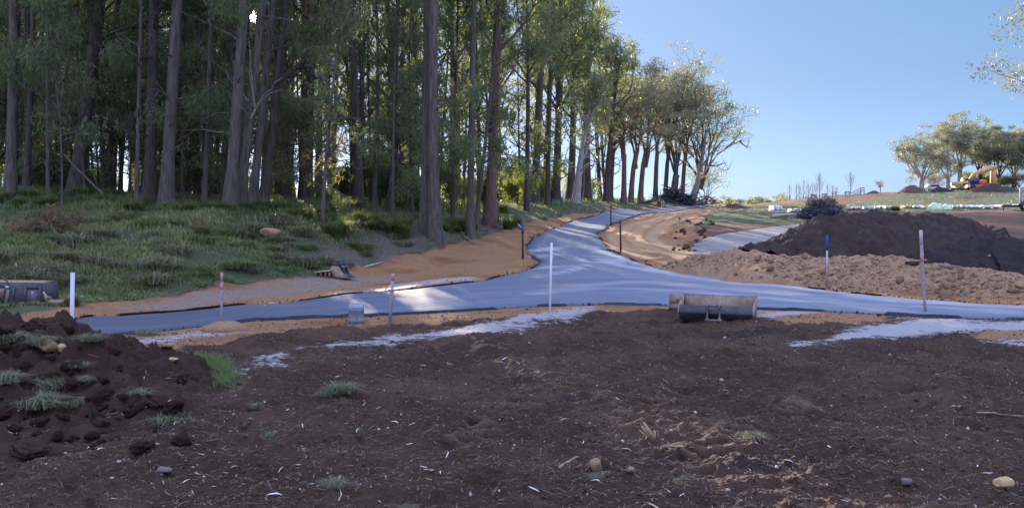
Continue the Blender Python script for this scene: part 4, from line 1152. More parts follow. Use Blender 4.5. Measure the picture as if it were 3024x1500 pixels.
ICO = rock_geo(1, .8, 4, 1, .1)
def crumbs(name, pts, sizes, mat_):
    V, Fc = ICO; n = len(pts); rng = rngS
    a = rng.random(n) * 6.28; c, s = np.cos(a), np.sin(a); sc = sizes[:, None] * rng.uniform(.6, 1.3, (n, 3))
    v = V[None] * sc[:, None]; v = np.stack([v[..., 0] * c[:, None] - v[..., 1] * s[:, None], v[..., 0] * s[:, None] + v[..., 1] * c[:, None], v[..., 2]], -1) + pts[:, None]
    f = Fc[None] + (np.arange(n) * len(V))[:, None, None]
    g = Geo(); g.add(v.reshape(-1, 3), f.reshape(-1, 3)); o = g.build(name, mat_); tag(o, kind='stuff'); return o
def near_pts(n, d0, d1, pxa, pxb, pw=1.0):
    d = d0 * (d1 / d0) ** (rngS.random(n) ** pw); px = rngS.uniform(pxa, pxb, n)
    return (px - 1512) / F * d, d
def keep_soil(x, y):
    m = masks(x, y); k = (m['road'] < -.1) & (m['grass'] < .1) & (m['white'] < .2)
    return x[k], y[k]
x, y = keep_soil(*near_pts(34000, 7, 21, -60, 3084)); crumbs('soil_crumbs', np.c_[x, y, gz(x, y)], np.minimum(np.exp(rngS.normal(-4.75, .55, len(x))), .035), M['clod'])
x, y = keep_soil(*near_pts(800, 7, 20, -60, 3084)); crumbs('pebbles', np.c_[x, y, gz(x, y) + .003], np.exp(rngS.normal(-4.7, .45, len(x))), M['rock_pale'])
x, y = near_pts(1300, 7, 12, 2300, 3084, .8); crumbs('gravel_stones', np.c_[x, y, gz(x, y)-.01], np.minimum(np.exp(rngS.normal(-4.1, .6, len(x))), .04), M['clod'])
rub = np.array([at3(a, b) for a, b in zip(rngS.uniform(1940, 3030, 3200), np.zeros(3200) + rngS.uniform(750, 900, 3200))])
mk = masks(rub[:, 0], rub[:, 1]); rpx = rub[:, 0] / rub[:, 1] * F + 1512; rub = rub[(mk['road'] < -.1) & (rub[:, 1] < np.interp(rpx, [1900, 2120, 2360, 2660, 2880, 3024], [34.6, 32.7, 30.2, 28.2, 27, 25.6]) + .2)]
crumbs('rubble_stones', rub, np.exp(rngS.normal(-3.4, .4, len(rub))), M['rubble'])
x, y = near_pts(7000, 17, 42, 150, 2000); mk = masks(x, y); k = (mk['orange'] > -.1) & (mk['road'] < -.05); x, y = x[k], y[k]
crumbs('clay_crumbs', np.c_[x, y, gz(x, y)], np.minimum(np.exp(rngS.normal(-4.1, .5, len(x))), .05), M['rubble'])
cr = outline(ROAD_PX, .06, .3, 12); cr = cr[(cr[:, 1] < 60)]; cr = cr[rngS.random(len(cr)) < .8]
nr = cr + rngS.normal(0, .14, cr.shape); mk = masks(nr[:, 0], nr[:, 1]); nr = nr[mk['road'] < .06]
crumbs('asphalt_crumbs', np.c_[nr, tz(nr[:, 0], nr[:, 1]) + .02], np.exp(rngS.normal(-3.9, .4, len(nr))), M['loose'])

# ------------------------------------------------------------------ grass
M['grass'] = leafmat('grass', (.058, .104, .038), (.245, .265, .115), (.22, .26, .05), .3)
M['grass_pale'] = leafmat('grass_pale', (.09, .12, .055), (.30, .28, .17), (.2, .22, .08), .25)
M['grass_green'] = leafmat('grass_green', (.055, .100, .028), (.12, .17, .055), (.22, .30, .05), .3)
M['grass_reed'] = leafmat('grass_reed', (.045, .076, .032), (.125, .155, .068), (.28, .32, .06), .3)
M['grass_rough'] = leafmat('grass_rough', (.09, .105, .058), (.30, .26, .17), (.20, .22, .06), .28)
def blades(g, B, H, W, rng, lean=.5, tint=None, bend=.6):
    n = len(B); a = rng.random(n) * 6.28; d = np.stack([np.cos(a), np.sin(a), np.zeros(n)], 1); s = np.stack([-np.sin(a), np.cos(a), np.zeros(n)], 1)
    ln = lean * rng.random(n)[:, None]; H = np.broadcast_to(H, (n,))[:, None]; W = np.broadcast_to(W, (n,))[:, None]
    z = np.array([0, 0, 1.0])
    m_ = B + H * .55 * (z + d * ln * .6); tp = B + H * (z * (1 - bend * ln * .5) + d * ln * (1 + bend))
    v = np.stack([B - s * W, B + s * W, m_ + s * W * .8, m_ - s * W * .8, tp], 1).reshape(-1, 3)
    i = np.arange(n)[:, None] * 5
    t = np.repeat(rng.random(n) if tint is None else tint, 5)
    b0 = g.n
    g.add(v, i + np.array([0, 1, 2, 3]), t); g.f[3].append(i + np.array([3, 2, 4]) + b0)
def grass_field(name, n, d0, d1, pxa, pxb, hmul, mat_, thr=.05, wid=.011, maskf=None, pw=1.0, full=False):
    rng = rngS; x, y = near_pts(n, d0, d1, pxa, pxb, pw); mk = masks(x, y)
    k = (mk['grass'] > thr * rng.random(n)) & (mk['road'] < -.3) & (mk['orange'] < .05 + .2 * rng.random(n)) & (rng.random(n) > .75 * sstep(-.3, .3, mk['litter']))
    if maskf is not None: k &= maskf(x, y)
    x, y = x[k], y[k]; c = fbm(x, y, 1.3, 3, 301); c2 = fbm(x, y, 3.5, 3, 302)
    gm = np.where(y > 20, .35 + .65 * sstep(1.0, 4.5, -mk['orange'][k]), 1.0)
    dens = full | (rng.random(len(x)) < np.clip(.50 + 1.6 * c, .10, 1)); x, y, c, c2, gm = x[dens], y[dens], c[dens], c2[dens], gm[dens]
    h = gm * hmul * np.clip(.10 + .22 * (c + .35) + .14 * rng.random(len(x)), .04, .5)
    g = Geo(); blades(g, np.c_[x, y, gz(x, y) - .015], h, wid * (1 + y / 60), rng, 1.0, np.clip(.42 + 1.1 * c2 + .35 * (rng.random(len(x)) - .5), 0, 1))
    tag(g.build(name, mat_), kind='stuff')
grass_field('grass', 120000, 22, 48, -80, 1640, 1.0, M['grass'], pw=1.15)
grass_field('verge_grass', 16000, 48, 112, 900, 2080, 1.5, M['grass'], wid=.016)
grass_field('paddock_grass', 14000, 52, 120, 2090, 3090, .35, M['grass_green'], wid=.018, maskf=lambda x, y: x > 5)
def green_bank(x, y):
    m = masks(x, y); return (m['orange'] > -3.2) & (m['orange'] < .1)
grass_field('short_grass', 30000, 22, 40, -80, 1330, .45, M['grass_green'], maskf=green_bank)
def near_green(x, y): return y < 19
grass_field('turf_patch', 42000, 8, 18.5, 0, 760, .55, M['grass_green'], thr=.1, wid=.005, maskf=near_green, full=True)

def tuft_proto(n, H, R_, rng, W, lean, mat_, name='blades'):
    g = Geo(); a = rng.random(n) * 6.28; r = R_ * rng.random(n) ** .7
    blades(g, np.stack([r * np.cos(a), r * np.sin(a), np.full(n, -.02)], 1), H * rng.uniform(.5, 1.1, n), W, rng, lean, None, .9)
    return g.mesh(name, mat_)
rngT = np.random.default_rng(90)
TUS = [tuft_proto(300, .62, .22, rngT, .011, 1.1, M['grass_reed']) for _ in range(3)]
TUF = [tuft_proto(420, .11, .13, rngT, .0028, 1.7, M['grass_pale']) for _ in range(3)]
TUG = [tuft_proto(260, .10, .11, rngT, .0026, 1.6, M['grass_rough']) for _ in range(2)]
CLP = [tuft_proto(260, h_, .32, rngT, .010, 1.5, M[m_]) for h_, m_ in ((.30, 'grass_rough'), (.24, 'grass'), (.36, 'grass_rough'), (.28, 'grass_reed'))]
def put_mesh(name, me, p, rz, sc, label, cat, group=None):
    o = bpy.data.objects.new(name, me); COL.objects.link(o); o.location = [float(q) for q in p]; o.rotation_euler = (0, 0, rz); o.scale = (sc,) * 3 if np.isscalar(sc) else sc
    return tag(o, label, cat, group)
for k in range(95):
    px = rngT.uniform(-60, 1560); d = np.interp(px, [0, 700, 1100, 1300, 1560], [36, 36.5, 39, 42, 47]) + abs(rngT.normal(0, 3.2))
    p = atd(px, d)
    if float(masks(p[0], p[1])['litter'][0]) > -.2 and d < 42: continue
    put_mesh('grass_tussock', TUS[k % 3], ground_at(px, d, .03), rngT.random() * 6, rngT.uniform(.5, 1.15), 'one of the arching green tussocks growing along the foot of the forest', 'tussock', 'tussocks along the forest edge')
for k in range(150):
    px, py = rngT.uniform(-20, 1300), rngT.uniform(640, 850)
    p = at3(px, py)
    if float(masks(p[0], p[1])['grass'][0]) < .5: continue
    put_mesh('grass_clump', CLP[k % 4], p, rngT.random() * 6, rngT.uniform(.6, 1.5), 'one of the rough matted grass clumps scattered over the left bank', 'grass clump', 'rough clumps on the bank')
for px, py, s in ((985, 700, 1.3), (1015, 690, 1.2), (1160, 690, 1.35), (1190, 700, 1.2), (600, 705, 1.0)):
    p = at3(px, py); put_mesh('grass_tussock', TUS[0], p, px, s, 'one of the large tussocks standing forward on the grass bank', 'tussock', 'large tussocks on the bank')
for i, (px, py, s, me, label) in enumerate([
    (25, 1000, 1.2, 'TUF', 'grey green grass tuft at the left edge, high on the turf heap'), (115, 1010, 1.1, 'TUF', 'spiky grey green tuft above the two orange rocks'), (110, 1190, 1.7, 'TUF', 'largest pale grass tuft, low on the turf heap'), (140, 1135, 1.4, 'TUF', 'flattened pale tuft above the largest one'),
    (235, 1190, 1.2, 'TUF', 'dry tuft right of the largest pale one'), (10, 1120, 1.3, 'TUF', 'grass tuft half out of the frame at the left edge'), (400, 1165, 1.0, 'TUF', 'dry root tuft hanging from the split clod'), (505, 1245, 1.5, 'TUF', 'grass tuft with one white curled leaf in front of the split clod'), (255, 1120, .8, 'TUG', 'small green tuft on the shoulder of the turf heap'), (225, 1080, .8, 'TUF', 'thin tuft under the round orange rock'),
    (1010, 1150, 1.15, 'TUF', 'grey green grass clump lying alone on the dark soil, centre left'), (970, 1165, .8, 'TUF', 'small grass clump at the left end of the lone grey green clump'), (1775, 1412, .85, 'TUF', 'straw coloured tuft in front of the blocky tan rock'), (1998, 1425, .85, 'TUG', 'low green tuft right of the blocky tan rock'), (2225, 1290, 1.0, 'TUG', 'loose wisp of blue green grass on the soil, right of the splintered wood'),
    (1210, 1500, .7, 'TUF', 'faint grass tuft near the bottom edge'), (985, 1430, .9, 'TUF', 'flat grey tuft on the blackened soil'), (805, 1285, .7, 'TUF', 'thin grey tuft on the soil below the leaf bundle'), (760, 1200, .9, 'TUG', 'grass tuft under the bundle of white leaves'), (430, 990, .9, 'TUF', 'dry tuft on the crest at the right end of the turf heap'), (270, 1000, .9, 'TUF', 'dark grass tuft on the crest just right of the white post')]):
    p = at3(px, py); put_mesh('grass_tuft', (TUF if me == 'TUF' else TUG)[i % 2], p, px * .1, s * p[1] / 10.5, label, 'grass tuft')
for px, py, s in ((90, 690, .7), (150, 672, .75), (185, 685, .7), (60, 705, .6), (215, 668, .6), (590, 690, .5)):
    p = at3(px, py); t = thing('bracken', 'one of the dry brown bracken ferns low on the left bank', 'fern', p, px, 'dry bracken on the bank', s)
    tr, cw = shrub(np.random.default_rng(px), .8, .7, 900, .16, 6); tr.build('stem', M['dead_wood'], t); cw.build('frond', M['leaf_dry'], t)

# ------------------------------------------------------------------ fallen leaves, twigs, straw
def leafmesh(seed, mat_):
    rng = np.random.default_rng(seed); n = 8; t = np.linspace(0, 1, n); w = .055 * np.sin(math.pi * t ** .8) ** .8 + .004; bend = rng.normal(0, .18)
    x = t - .5; yc = bend * np.sin(math.pi * t); z = .03 + .10 * rng.random() * np.sin(math.pi * t) + .04 * np.cos(t * 9 + seed) * .4
    v = np.concatenate([np.stack([x, yc - w, z + .02], 1), np.stack([x, yc, z - .005], 1), np.stack([x, yc + w, z + .02], 1)])
    i = np.arange(n - 1); f = np.concatenate([np.stack([i, i + 1, i + n + 1, i + n], 1), np.stack([i + n, i + n + 1, i + 2 * n + 1, i + 2 * n], 1)])
    g = Geo(); g.add(v, f); return g.mesh('fallen_leaf', mat_, True)
M['lf_white'] = simple('bleached_leaf', (.60, .58, .55), .6, 0, .15, 8)
M['lf_green'] = simple('grey_green_leaf', (.34, .43, .38), .5, 0, .2, 8)
M['lf_straw'] = simple('straw_leaf', (.42, .33, .24), .6, 0, .2, 8)
M['lf_pink'] = simple('pinkish_leaf', (.50, .40, .40), .6, 0, .2, 8)
LF = [leafmesh(i, M[mm]) for i, mm in enumerate(('lf_white', 'lf_green', 'lf_straw', 'lf_pink', 'lf_white', 'lf_straw', 'lf_white'))]
spec = [(270, 1335), (265, 1320), (300, 1330), (455, 1318), (540, 1340), (545, 1425), (530, 1440), (620, 1445), (585, 1400), (755, 1195), (770, 1200), (780, 1190), (765, 1210), (1058, 1272), (1075, 1280), (1025, 1252), (1215, 1178), (1075, 1195), (1115, 1155), (1165, 1250), (895, 1260), (895, 1325), (1210, 1312), (1265, 1388), (1255, 1382), (1275, 1390), (1305, 1395), (1475, 1240), (1320, 1345),
        (1607, 1225), (1665, 1240), (1830, 1270), (2330, 1365), (2340, 1350), (2265, 1310), (2450, 1320), (2710, 1310), (2080, 1145), (2700, 1180), (2780, 1395), (2790, 1470), (2870, 1490), (2880, 1470), (2415, 1360), (2320, 1330), (1850, 1330), (1930, 1495), (1940, 1480), (810, 1465), (2225, 1245), (2600, 1080), (2520, 1120), (1490, 1060), (1250, 1080), (1330, 1075), (1380, 1050), (530, 1120), (545, 1135), (640, 1110), (500, 1185)]
n_l = 0
for k in range(215):
    if k < len(spec): px, py = spec[k]
    else: px, py = rngT.uniform(20, 3000), 600 + 900 * (rngT.uniform(.48, 1.0) ** .9)
    p = at3(px, py)
    if float(masks(p[0], p[1])['road'][0]) > -.1: continue
    L = (rngT.uniform(.07, .13) if k < len(spec) else rngT.uniform(.04, .10))
    o = bpy.data.objects.new('fallen_leaf', LF[rngT.integers(0, 7)]); COL.objects.link(o); o.location = p + np.array([0, 0, .004]); o.scale = (L, L, L)
    o.rotation_euler = (rngT.normal(0, .35), rngT.normal(0, .25), rngT.random() * 6.28)
    tag(o, 'one of the narrow pale gum leaves strewn over the dark foreground soil', 'leaf', 'fallen gum leaves on the soil')
M['straw'] = simple('straw', (.34, .26, .19), .8, 0, .4, 20, 0, .2, (.16, .11, .08))
def straw(name, n, d0, d1, pxa, pxb, L0, mat_, sel=None):
    x, y = near_pts(n, d0, d1, pxa, pxb); x, y = keep_soil(x, y) if sel is None else sel(x, y)
    n = len(x); a = rngT.random(n) * 6.28; L = L0 * np.exp(rngT.normal(0, .5, n)); z = gz(x, y) + .006
    d = np.stack([np.cos(a), np.sin(a), rngT.normal(0, .16, n)], 1) * L[:, None]; s = np.stack([-np.sin(a), np.cos(a), np.zeros(n)], 1) * .0022 * (y / 9)[:, None]
    c = np.c_[x, y, z]; mid = c + s * 2 * rngT.normal(0, 1, n)[:, None] + np.array([0, 0, .004])
    v = np.stack([c - d - s, c - d + s, mid + s, mid - s, c + d + s, c + d - s], 1).reshape(-1, 3); i = np.arange(n)[:, None] * 6
    g = Geo(); g.add(v, np.vstack([i + np.array([0, 1, 2, 3]), i + np.array([3, 2, 4, 5])])); tag(g.build(name, mat_), kind='stuff')
straw('straw_litter', 16000, 7, 20, -60, 3084, .022, M['straw'])
straw('leaf_litter', 7000, 22, 46, 600, 1560, .07, M['lf_straw'], lambda x, y: (lambda k: (x[k], y[k]))((masks(x, y)['litter'] > -.4)))
straw('grit_litter', 3500, 22, 36, 100, 1300, .03, M['lf_straw'], lambda x, y: (lambda m: (x[(m['road'] < -.1) & (np.abs(m['orange']) < 1.2)], y[(m['road'] < -.1) & (np.abs(m['orange']) < 1.2)]))(masks(x, y)))
M['twig'] = simple('twig', (.22, .16, .12), .85, 0, .35, 20)
M['pale_stick'] = simple('pale_stick', (.46, .40, .33), .8, 0, .25, 14)
M['wood_raw'] = simple('splintered_wood', (.46, .32, .20), .8, 0, .35, 16, .01, .2, (.26, .17, .10))
def stick(name, label, pts, r, mat_, cat='stick', up=.5, group=None, k=6):
    P = np.array([at3(*q) for q in pts]); P[:, 2] += r * up; c = P[0].copy()
    g = Geo(); rr = np.linspace(r, r * .6, len(P)); g.tube(P - c, rr, k)
    return tag(g.build(name, mat_, None, True, c), label, cat, group)
for k in range(46):
    px, py = rngT.uniform(30, 2990), 600 + 900 * rngT.uniform(.5, 1.0); a = rngT.random() * 6.28; L = rngT.uniform(15, 60)
    q = [(px + L * t * math.cos(a) + rngT.normal(0, 3), py + L * .35 * t * math.sin(a)) for t in (-.5, -.1, .2, .5)]
    if max(float(masks(*at(*c))['road'][0]) for c in q) > -.1: continue
    stick('twig', 'one of the thin broken twigs lying on the dark soil', q, rngT.uniform(.003, .007), M['twig'], 'twig', 1.0, 'twigs on the soil', 5)
stick('stick', 'long pale broken stick entering from the right edge of the soil', [(2884, 1222), (2940, 1223), (2950, 1228), (3070, 1236)], .012, M['straw'], up=1.2)
stick('stick', 'short flat orange stick left of the blocky tan rock', [(1652, 1384), (1705, 1352)], .014, M['wood_raw'], up=1)
stick('stick', 'forked pale twig standing near the bottom edge, centre left', [(1000, 1480), (1008, 1462), (1004, 1445)], .006, M['pale_stick'], up=1)
stick('stick', 'curved bare grey branch lying at the foot of the bank below the slim trunk', [(1355, 660), (1356, 680), (1372, 704), (1402, 722)], .035, M['dead_wood'], 'branch', 1.5)
stick('log', 'pale log lying in the grass left of the dark brush pile', [(2280, 645), (2320, 641), (2362, 638)], .13, M['pale_stick'], 'log', 1)
stick('log', 'dark log half buried on the rubble bank behind the bent peg', [(2676, 782), (2710, 779), (2752, 774)], .09, M['heap_black'], 'log', .1)
stick('log', 'brown log on the crest of the rubble bank, right of the bent peg', [(2772, 786), (2800, 790), (2838, 792)], .08, M['twig'], 'log', .2)
stick('stick', 'thin plank lying on the dirt near the toothed bucket', [(1078, 790), (1130, 776)], .03, M['pale_stick'], up=1)
def splinters(name, label, px, py, segs, s):
    p = at3(px, py); sc = p[1] / F; t = thing(name, label, 'wood debris', p)
    for (x0, z0, x1, z1, y1, w) in segs:
        a = np.array([x0 * sc, 0, z0 * sc]); b_ = np.array([x1 * sc, y1, z1 * sc]); g = Geo(); g.tube([a, a * .5 + b_ * .5 + [0, 0, .003], b_], [w * sc, w * sc * .9, w * sc * .35], 4); g.build('splinter', M['wood_raw'], t)
splinters('broken_stump', 'upright splintered stub of wood sticking out of the soil', 1930, 1294, [(0, -4, -28, 46, .02, 7), (-6, -4, -34, 34, .05, 5), (6, -4, 4, 22, .04, 4), (-14, -2, -44, 26, .0, 3), (12, 0, 14, 20, -.03, 3)], 1)
splinters('split_branch', 'bundle of pale wood splinters lying flat right of the upright stub', 1985, 1322, [(-32, 2, 78, 0, .05, 5), (-26, 5, 60, 5, -.04, 3), (-10, 8, 70, 8, .1, 2.5), (-20, 2, 40, -10, -.1, 3), (-8, 9, 52, 12, .12, 2)], 1)
p = at3(2830, 1212); put_mesh('bark_strip', leafmesh(31, M['pale_stick']), p + np.array([0, 0, .03]), .15 + math.pi, (.17, .3, .35), 'curled strip of pale bark left of the long pale stick', 'bark')
# ------------------------------------------------------------------ posts and pegs
M['white_paint'] = simple('white_paint', (.62, .64, .66), .45, 0, .05, 8)
M['peg_grey'] = simple('weathered_peg', (.30, .29, .29), .8, 0, .3, 12, .004)
M['pink_paint'] = simple('faded_pink_paint', (.52, .26, .23), .7, 0, .15, 18)
M['pale_pink'] = simple('pale_pink_paint', (.52, .41, .40), .7, 0, .15, 18)
M['blue_paint'] = simple('blue_paint', (.03, .075, .26), .55, 0, .15, 14)
M['rust_post'] = simple('dark_rusty_steel', (.075, .042, .035), .75, .2, .3, 14)
M['galv'] = simple('galvanised_steel', (.50, .52, .55), .4, .6, .15, 8)
def ray_at(px, py, d): return np.array([*atd(px, d), zpx(py, d)])
def post(label, name, base, topp, w, mat_, d=None, bands=(), k=4, cat='post', sink=.15, mid=(), square=True, group=None):
    if d is None:
        p = at3(*base); d = p[1]
    else: p = ray_at(base[0], base[1], d)
    tp = ray_at(topp[0], topp[1], d); mids = [ray_at(*m, d) for m in mid]
    t = thing(name, label, cat, p, 0, group)
    P = [np.zeros(3) - (tp - p) / np.linalg.norm(tp - p) * sink] + [q - p for q in mids] + [tp - p]
    P = np.array(P); r = w / F * d / 2 * (1.35 if square else 1)
    g = Geo(); g.tube(P, np.linspace(r * .95, r, len(P)), k); g.build('shaft', mat_, t, k > 4)
    a, b_ = (P[-2], P[-1])
    top_, ax = P[-1], (P[-1] - P[0]) / np.linalg.norm(P[-1] - P[0]); Lv = np.linalg.norm(tp - p)
    for f0, f1, bm, grow in bands:
        g = Geo(); ax2 = (P[-1] - P[-2]) / np.linalg.norm(P[-1] - P[-2])
        g.tube([top_ - ax2 * Lv * f1, top_ - ax2 * Lv * f0 + (ax2 * .003 if f0 == 0 else 0)], [r * grow, r * grow], k); g.build('paint_band', bm, t, k > 4)
    return t
# white steel angle on the left
p = ray_at(205, 985, 15.6); tp = ray_at(208, 805, 15.6); t = thing('marker_post', 'white steel angle post beside the turf heap at the far left', 'post', p)
g = Geo(); h = np.linalg.norm(tp - p); wv = 11 / F * 15.6
g.prism([(0, 0), (wv, .02), (wv, .028), (.004, .009), (-.012, .05), (-.02, .048)], -.5, h, 2)
g.build('shaft', M['white_paint'], t); t.rotation_euler = (0, math.atan2(tp[0] - p[0], tp[2] - p[2]), 0)
post('grey survey peg with a pink top in a clay mound left of the plastic drum', 'survey_peg', (654, 972), (655, 805), 5.6, M['peg_grey'], bands=[(0, .16, M['pink_paint'], 1.06), (.22, .30, M['pink_paint'], 1.06)])
post('grey survey peg with two pink bands just right of the plastic drum', 'survey_peg', (1151, 957), (1161, 808), 7.4, M['peg_grey'], bands=[(0, .13, M['pink_paint'], 1.06), (.27, .36, M['pale_pink'], 1.06)])
post('tall plain white pole standing in front of the road junction', 'marker_pole', (1624, 925), (1629, 717), 7, M['white_paint'], k=10, square=False)
post('dark rusty star picket with a blue painted top at the left corner of the road', 'star_picket', (1544, 765), (1543, 660), 4.6, M['rust_post'], bands=[(0, .26, M['blue_paint'], 1.35)])
post('thin dark picket farther up the right edge of the road', 'star_picket', (1804, 667), (1804, 606), 3.2, M['rust_post'])
post('taller dark picket on the orange verge right of the road bend', 'star_picket', (1833, 745), (1832, 652), 4.2, M['rust_post'])
post('thin silver peg with a blue upper end in front of the black soil heap', 'survey_peg', (2441, 846), (2443, 694), 5, M['galv'], bands=[(0, .30, M['blue_paint'], 1.06)])
post('tall weathered peg with pink bands and a bent foot at the right', 'survey_peg', (2734, 932), (2719, 680), 7.4, M['peg_grey'], bands=[(0, .17, M['pale_pink'], 1.06), (.27, .37, M['pink_paint'], 1.06)], mid=((2729, 875), (2725, 800)))
# clay collar of the left peg
p = at3(654, 975); V, Fc = rock_geo(5, .42, 0, 3, .25); g = Geo(); g.add(V * .42, Fc); o = g.build('clay_mound', M['rubble'], None, True, p + np.array([.02, .1, -.02])); tag(o, 'small mound of orange clay round the foot of the left pink topped peg', 'soil heap')
for i, (a, b_) in enumerate((((1541, 679), (1506, 640)), ((1538, 676), (1511, 650)), ((1535, 668), (1512, 639)))):
    A, B = at3(*a), at3(*b_); A[2] += .06; B[2] += .10
    g = Geo(); g.tube(np.array([A, B]) - A, [.022, .022], 6); tag(g.build('stake', M['white_paint'], None, False, A), ('longest of the three white stakes lying on the bank behind the blue topped picket', 'lowest of the three white stakes lying on the bank behind the blue topped picket', 'uppermost of the three white stakes lying on the bank behind the blue topped picket')[i], 'stake')
A, B = at3(1524, 674), at3(1489, 648); g = Geo(); g.tube(np.array([A, B]) - A + [0, 0, .05], [.03, .03], 5); tag(g.build('stake', M['rust_post'], None, False, A), 'dark stake lying on the bank left of the white stakes', 'stake')
# paper and rubbish
M['paper'] = simple('white_paper', (.75, .75, .78), .6, 0, .06, 5)
def paper(label, px, py, w, h, name='paper_sheet', cat='litter'):
    p = at3(px, py); s = p[1] / F; g = Geo()
    g.poly(np.array([(-.5 * w, 0, 0), (.1 * w, -.03, h), (.55 * w, .02, -.02 * h), (.1 * w, .04, .05 * h)]) * [s, 1, s], [(0, 3, 1), (3, 2, 1), (0, 1, 3), (0, 2, 3)])
    tag(g.build(name, M['paper'], None, False, p), label, cat)
paper('folded white sheet standing in the grass of the left bank', 46, 800, 26, 26)
paper('scrap of white paper on the bank left of the white stakes', 1502, 668, 7, 7)
paper('white scrap on the leaf litter at the foot of the slim trunk', 1397, 674, 6, 6)
paper('white plastic scrap on the black soil lobe at the right', 2920, 758, 14, 8, 'plastic_scrap')
p = at3(243, 882); t = thing('plastic_bottle', 'white plastic bottle lying in the short grass beside the left end of the road', 'bottle', p + np.array([0, 0, .035]), -.5)
g = Geo(); g.tube([(-.08, 0, 0), (-.075, 0, 0), (.035, 0, 0), (.055, 0, 0), (.075, 0, 0)], [.015, .034, .034, .028, .013], 10); g.build('body', M['paper'], t, True)
g = Geo(); g.tube([(.076, 0, 0), (.096, 0, 0)], [.015, .015], 8); g.build('cap', M['pale_pink'], t)

# ------------------------------------------------------------------ buckets of digging machines
def steel(name, a, b_, c, rough=.6, metal=.25):
    m, nt, b = mat(name); v = pos(nt)
    n1 = noise(nt, v, 3.5, 6, .7); n2 = noise(nt, vscale(nt, v, (1, 1, .3)), 16, 5, .7)
    col = mixc(nt, ramp(nt, n1, [(.4, (0, 0, 0)), (.62, (1, 1, 1))]), a, b_); col = mixc(nt, ramp(nt, n2, [(.58, (0, 0, 0)), (.70, (1, 1, 1))]), col, c)
    nt.links.new(col, b.inputs['Base Color']); b.inputs['Roughness'].default_value = rough; b.inputs['Metallic'].default_value = metal; b.inputs['Specular IOR Level'].default_value = .35
    bump(nt, b, n2, .35, .006); return m
M['steel_dark'] = steel('dark_bucket_steel', (.055, .055, .062), (.095, .092, .10), (.14, .115, .10))
M['steel_rust'] = steel('rusty_bucket_steel', (.24, .155, .11), (.36, .27, .21), (.16, .09, .055), .75, .1)
M['steel_worn'] = steel('worn_steel', (.12, .11, .115), (.20, .185, .18), (.14, .09, .07), .55, .3)
M['black_rubber'] = simple('black_rubber', (.025, .025, .028), .55, 0, .3, 10)
M['ply'] = simple('weathered_board', (.50, .40, .25), .8, 0, .25, 8)

def rounded_profile(P, n=3):
    """chamfer the corners of an open profile"""
    out = [P[0]]
    for a, b_, c in zip(P[:-2], P[1:-1], P[2:]):
        a, b_, c = map(np.array, (a, b_, c))
        for k in range(n + 1):
            t = .25 + .0 * k; s = k / n
            p0 = b_ + (a - b_) * .3; p2 = b_ + (c - b_) * .3
            out.append(tuple((1 - s) ** 2 * p0 + 2 * s * (1 - s) * b_ + s * s * p2))
    out.append(P[-1]); return out
def sheet_profile(P, th):
    P = np.array(P, float); T = np.gradient(P, axis=0); T /= np.linalg.norm(T, axis=1)[:, None]; Nn = np.stack([-T[:, 1], T[:, 0]], 1)
    return [tuple(q) for q in P] + [tuple(q) for q in (P + Nn * th)[::-1]]
def mud_bucket():
    p = at3(2112, 944); d = p[1]; t = thing('digger_bucket', 'wide mud bucket lying open side up on the soil, dark outside and rusty inside', 'bucket', p + np.array([0, .02, -.03]), -.34)
    s = d / F; Wd = 222 * s; x0, x1 = -Wd / 2, Wd / 2
    prof = [(.085, .285), (.0, .15), (.006, .138), (.15, .006), (.17, .0), (.40, .0), (.52, .04), (.60, .11), (.66, .24), (.68, .42)]
    g = Geo(); g.prism(sheet_profile(prof, .018), x0 + .018, x1 - .018, 0); g.build('shell', M['steel_dark'], t)
    inner = np.array(prof); T = np.gradient(inner, axis=0); T /= np.linalg.norm(T, axis=1)[:, None]; inn = inner + np.stack([-T[:, 1], T[:, 0]], 1) * .0215
    g = Geo(); g.prism(sheet_profile([tuple(q) for q in inn[1:]], .003), x0 + .022, x1 - .022, 0); g.build('inner_face', M['steel_rust'], t)
    g = Geo(); g.prism([(.672, .37), (.694, .37), (.702, .43), (.676, .437)], x0 - .004, x1 + .004, 0); g.build('cutting_edge', M['steel_worn'], t)
    side = prof + [(.50, .36), (.30, .335), (.12, .30)]
    for xa, xb in ((x0, x0 + .018), (x1 - .018, x1)):
        g = Geo(); g.prism([(a - .002 if a < .2 else a + .002, b_ - .002 if b_ < .1 else b_ + .003) for a, b_ in side], xa, xb, 0)
        sp = g.build('side_plate', M['steel_rust'], t)
        if xa > 0:
            for (a, b_) in ((.12, .13), (.16, .08), (.20, .14), (.24, .09), (.20, .04)):
                h = Geo(); h.cyl((x1 - .004, a, b_), (x1 + .004, a, b_), .014, 8); h.build('hole_disc', M['black_rubber'], sp)  # dark disc on the plate, painted shade in place of an opening
    for xc in (-.155, .075):
        ear = [(.03, .31), (-.03, .33), (-.075, .305), (-.07, .24), (-.03, .17), (-.035, .10), (-.09, .05), (-.10, .005), (-.05, -.02), (.04, .0), (.10, .01), (.005, .13), (.02, .27)]
        g = Geo(); g.prism(ear, xc, xc + .028, 0); e = g.build('hanger_ear', M['steel_worn'], t)
        for (a, b_) in ((-.03, .295), (-.06, .02)):
            h = Geo(); h.cyl((xc - .022, a, b_), (xc + .05, a, b_), .036, 12); h.build('pin_boss', M['steel_worn'], e)
    for (a, b_) in ((-.03, .295), (-.06, .02)):
        g = Geo(); g.cyl((-.18, a, b_), (.14, a, b_), .021, 10); g.build('pin', M['steel_worn'], t, True)
    return t
mud_bucket()
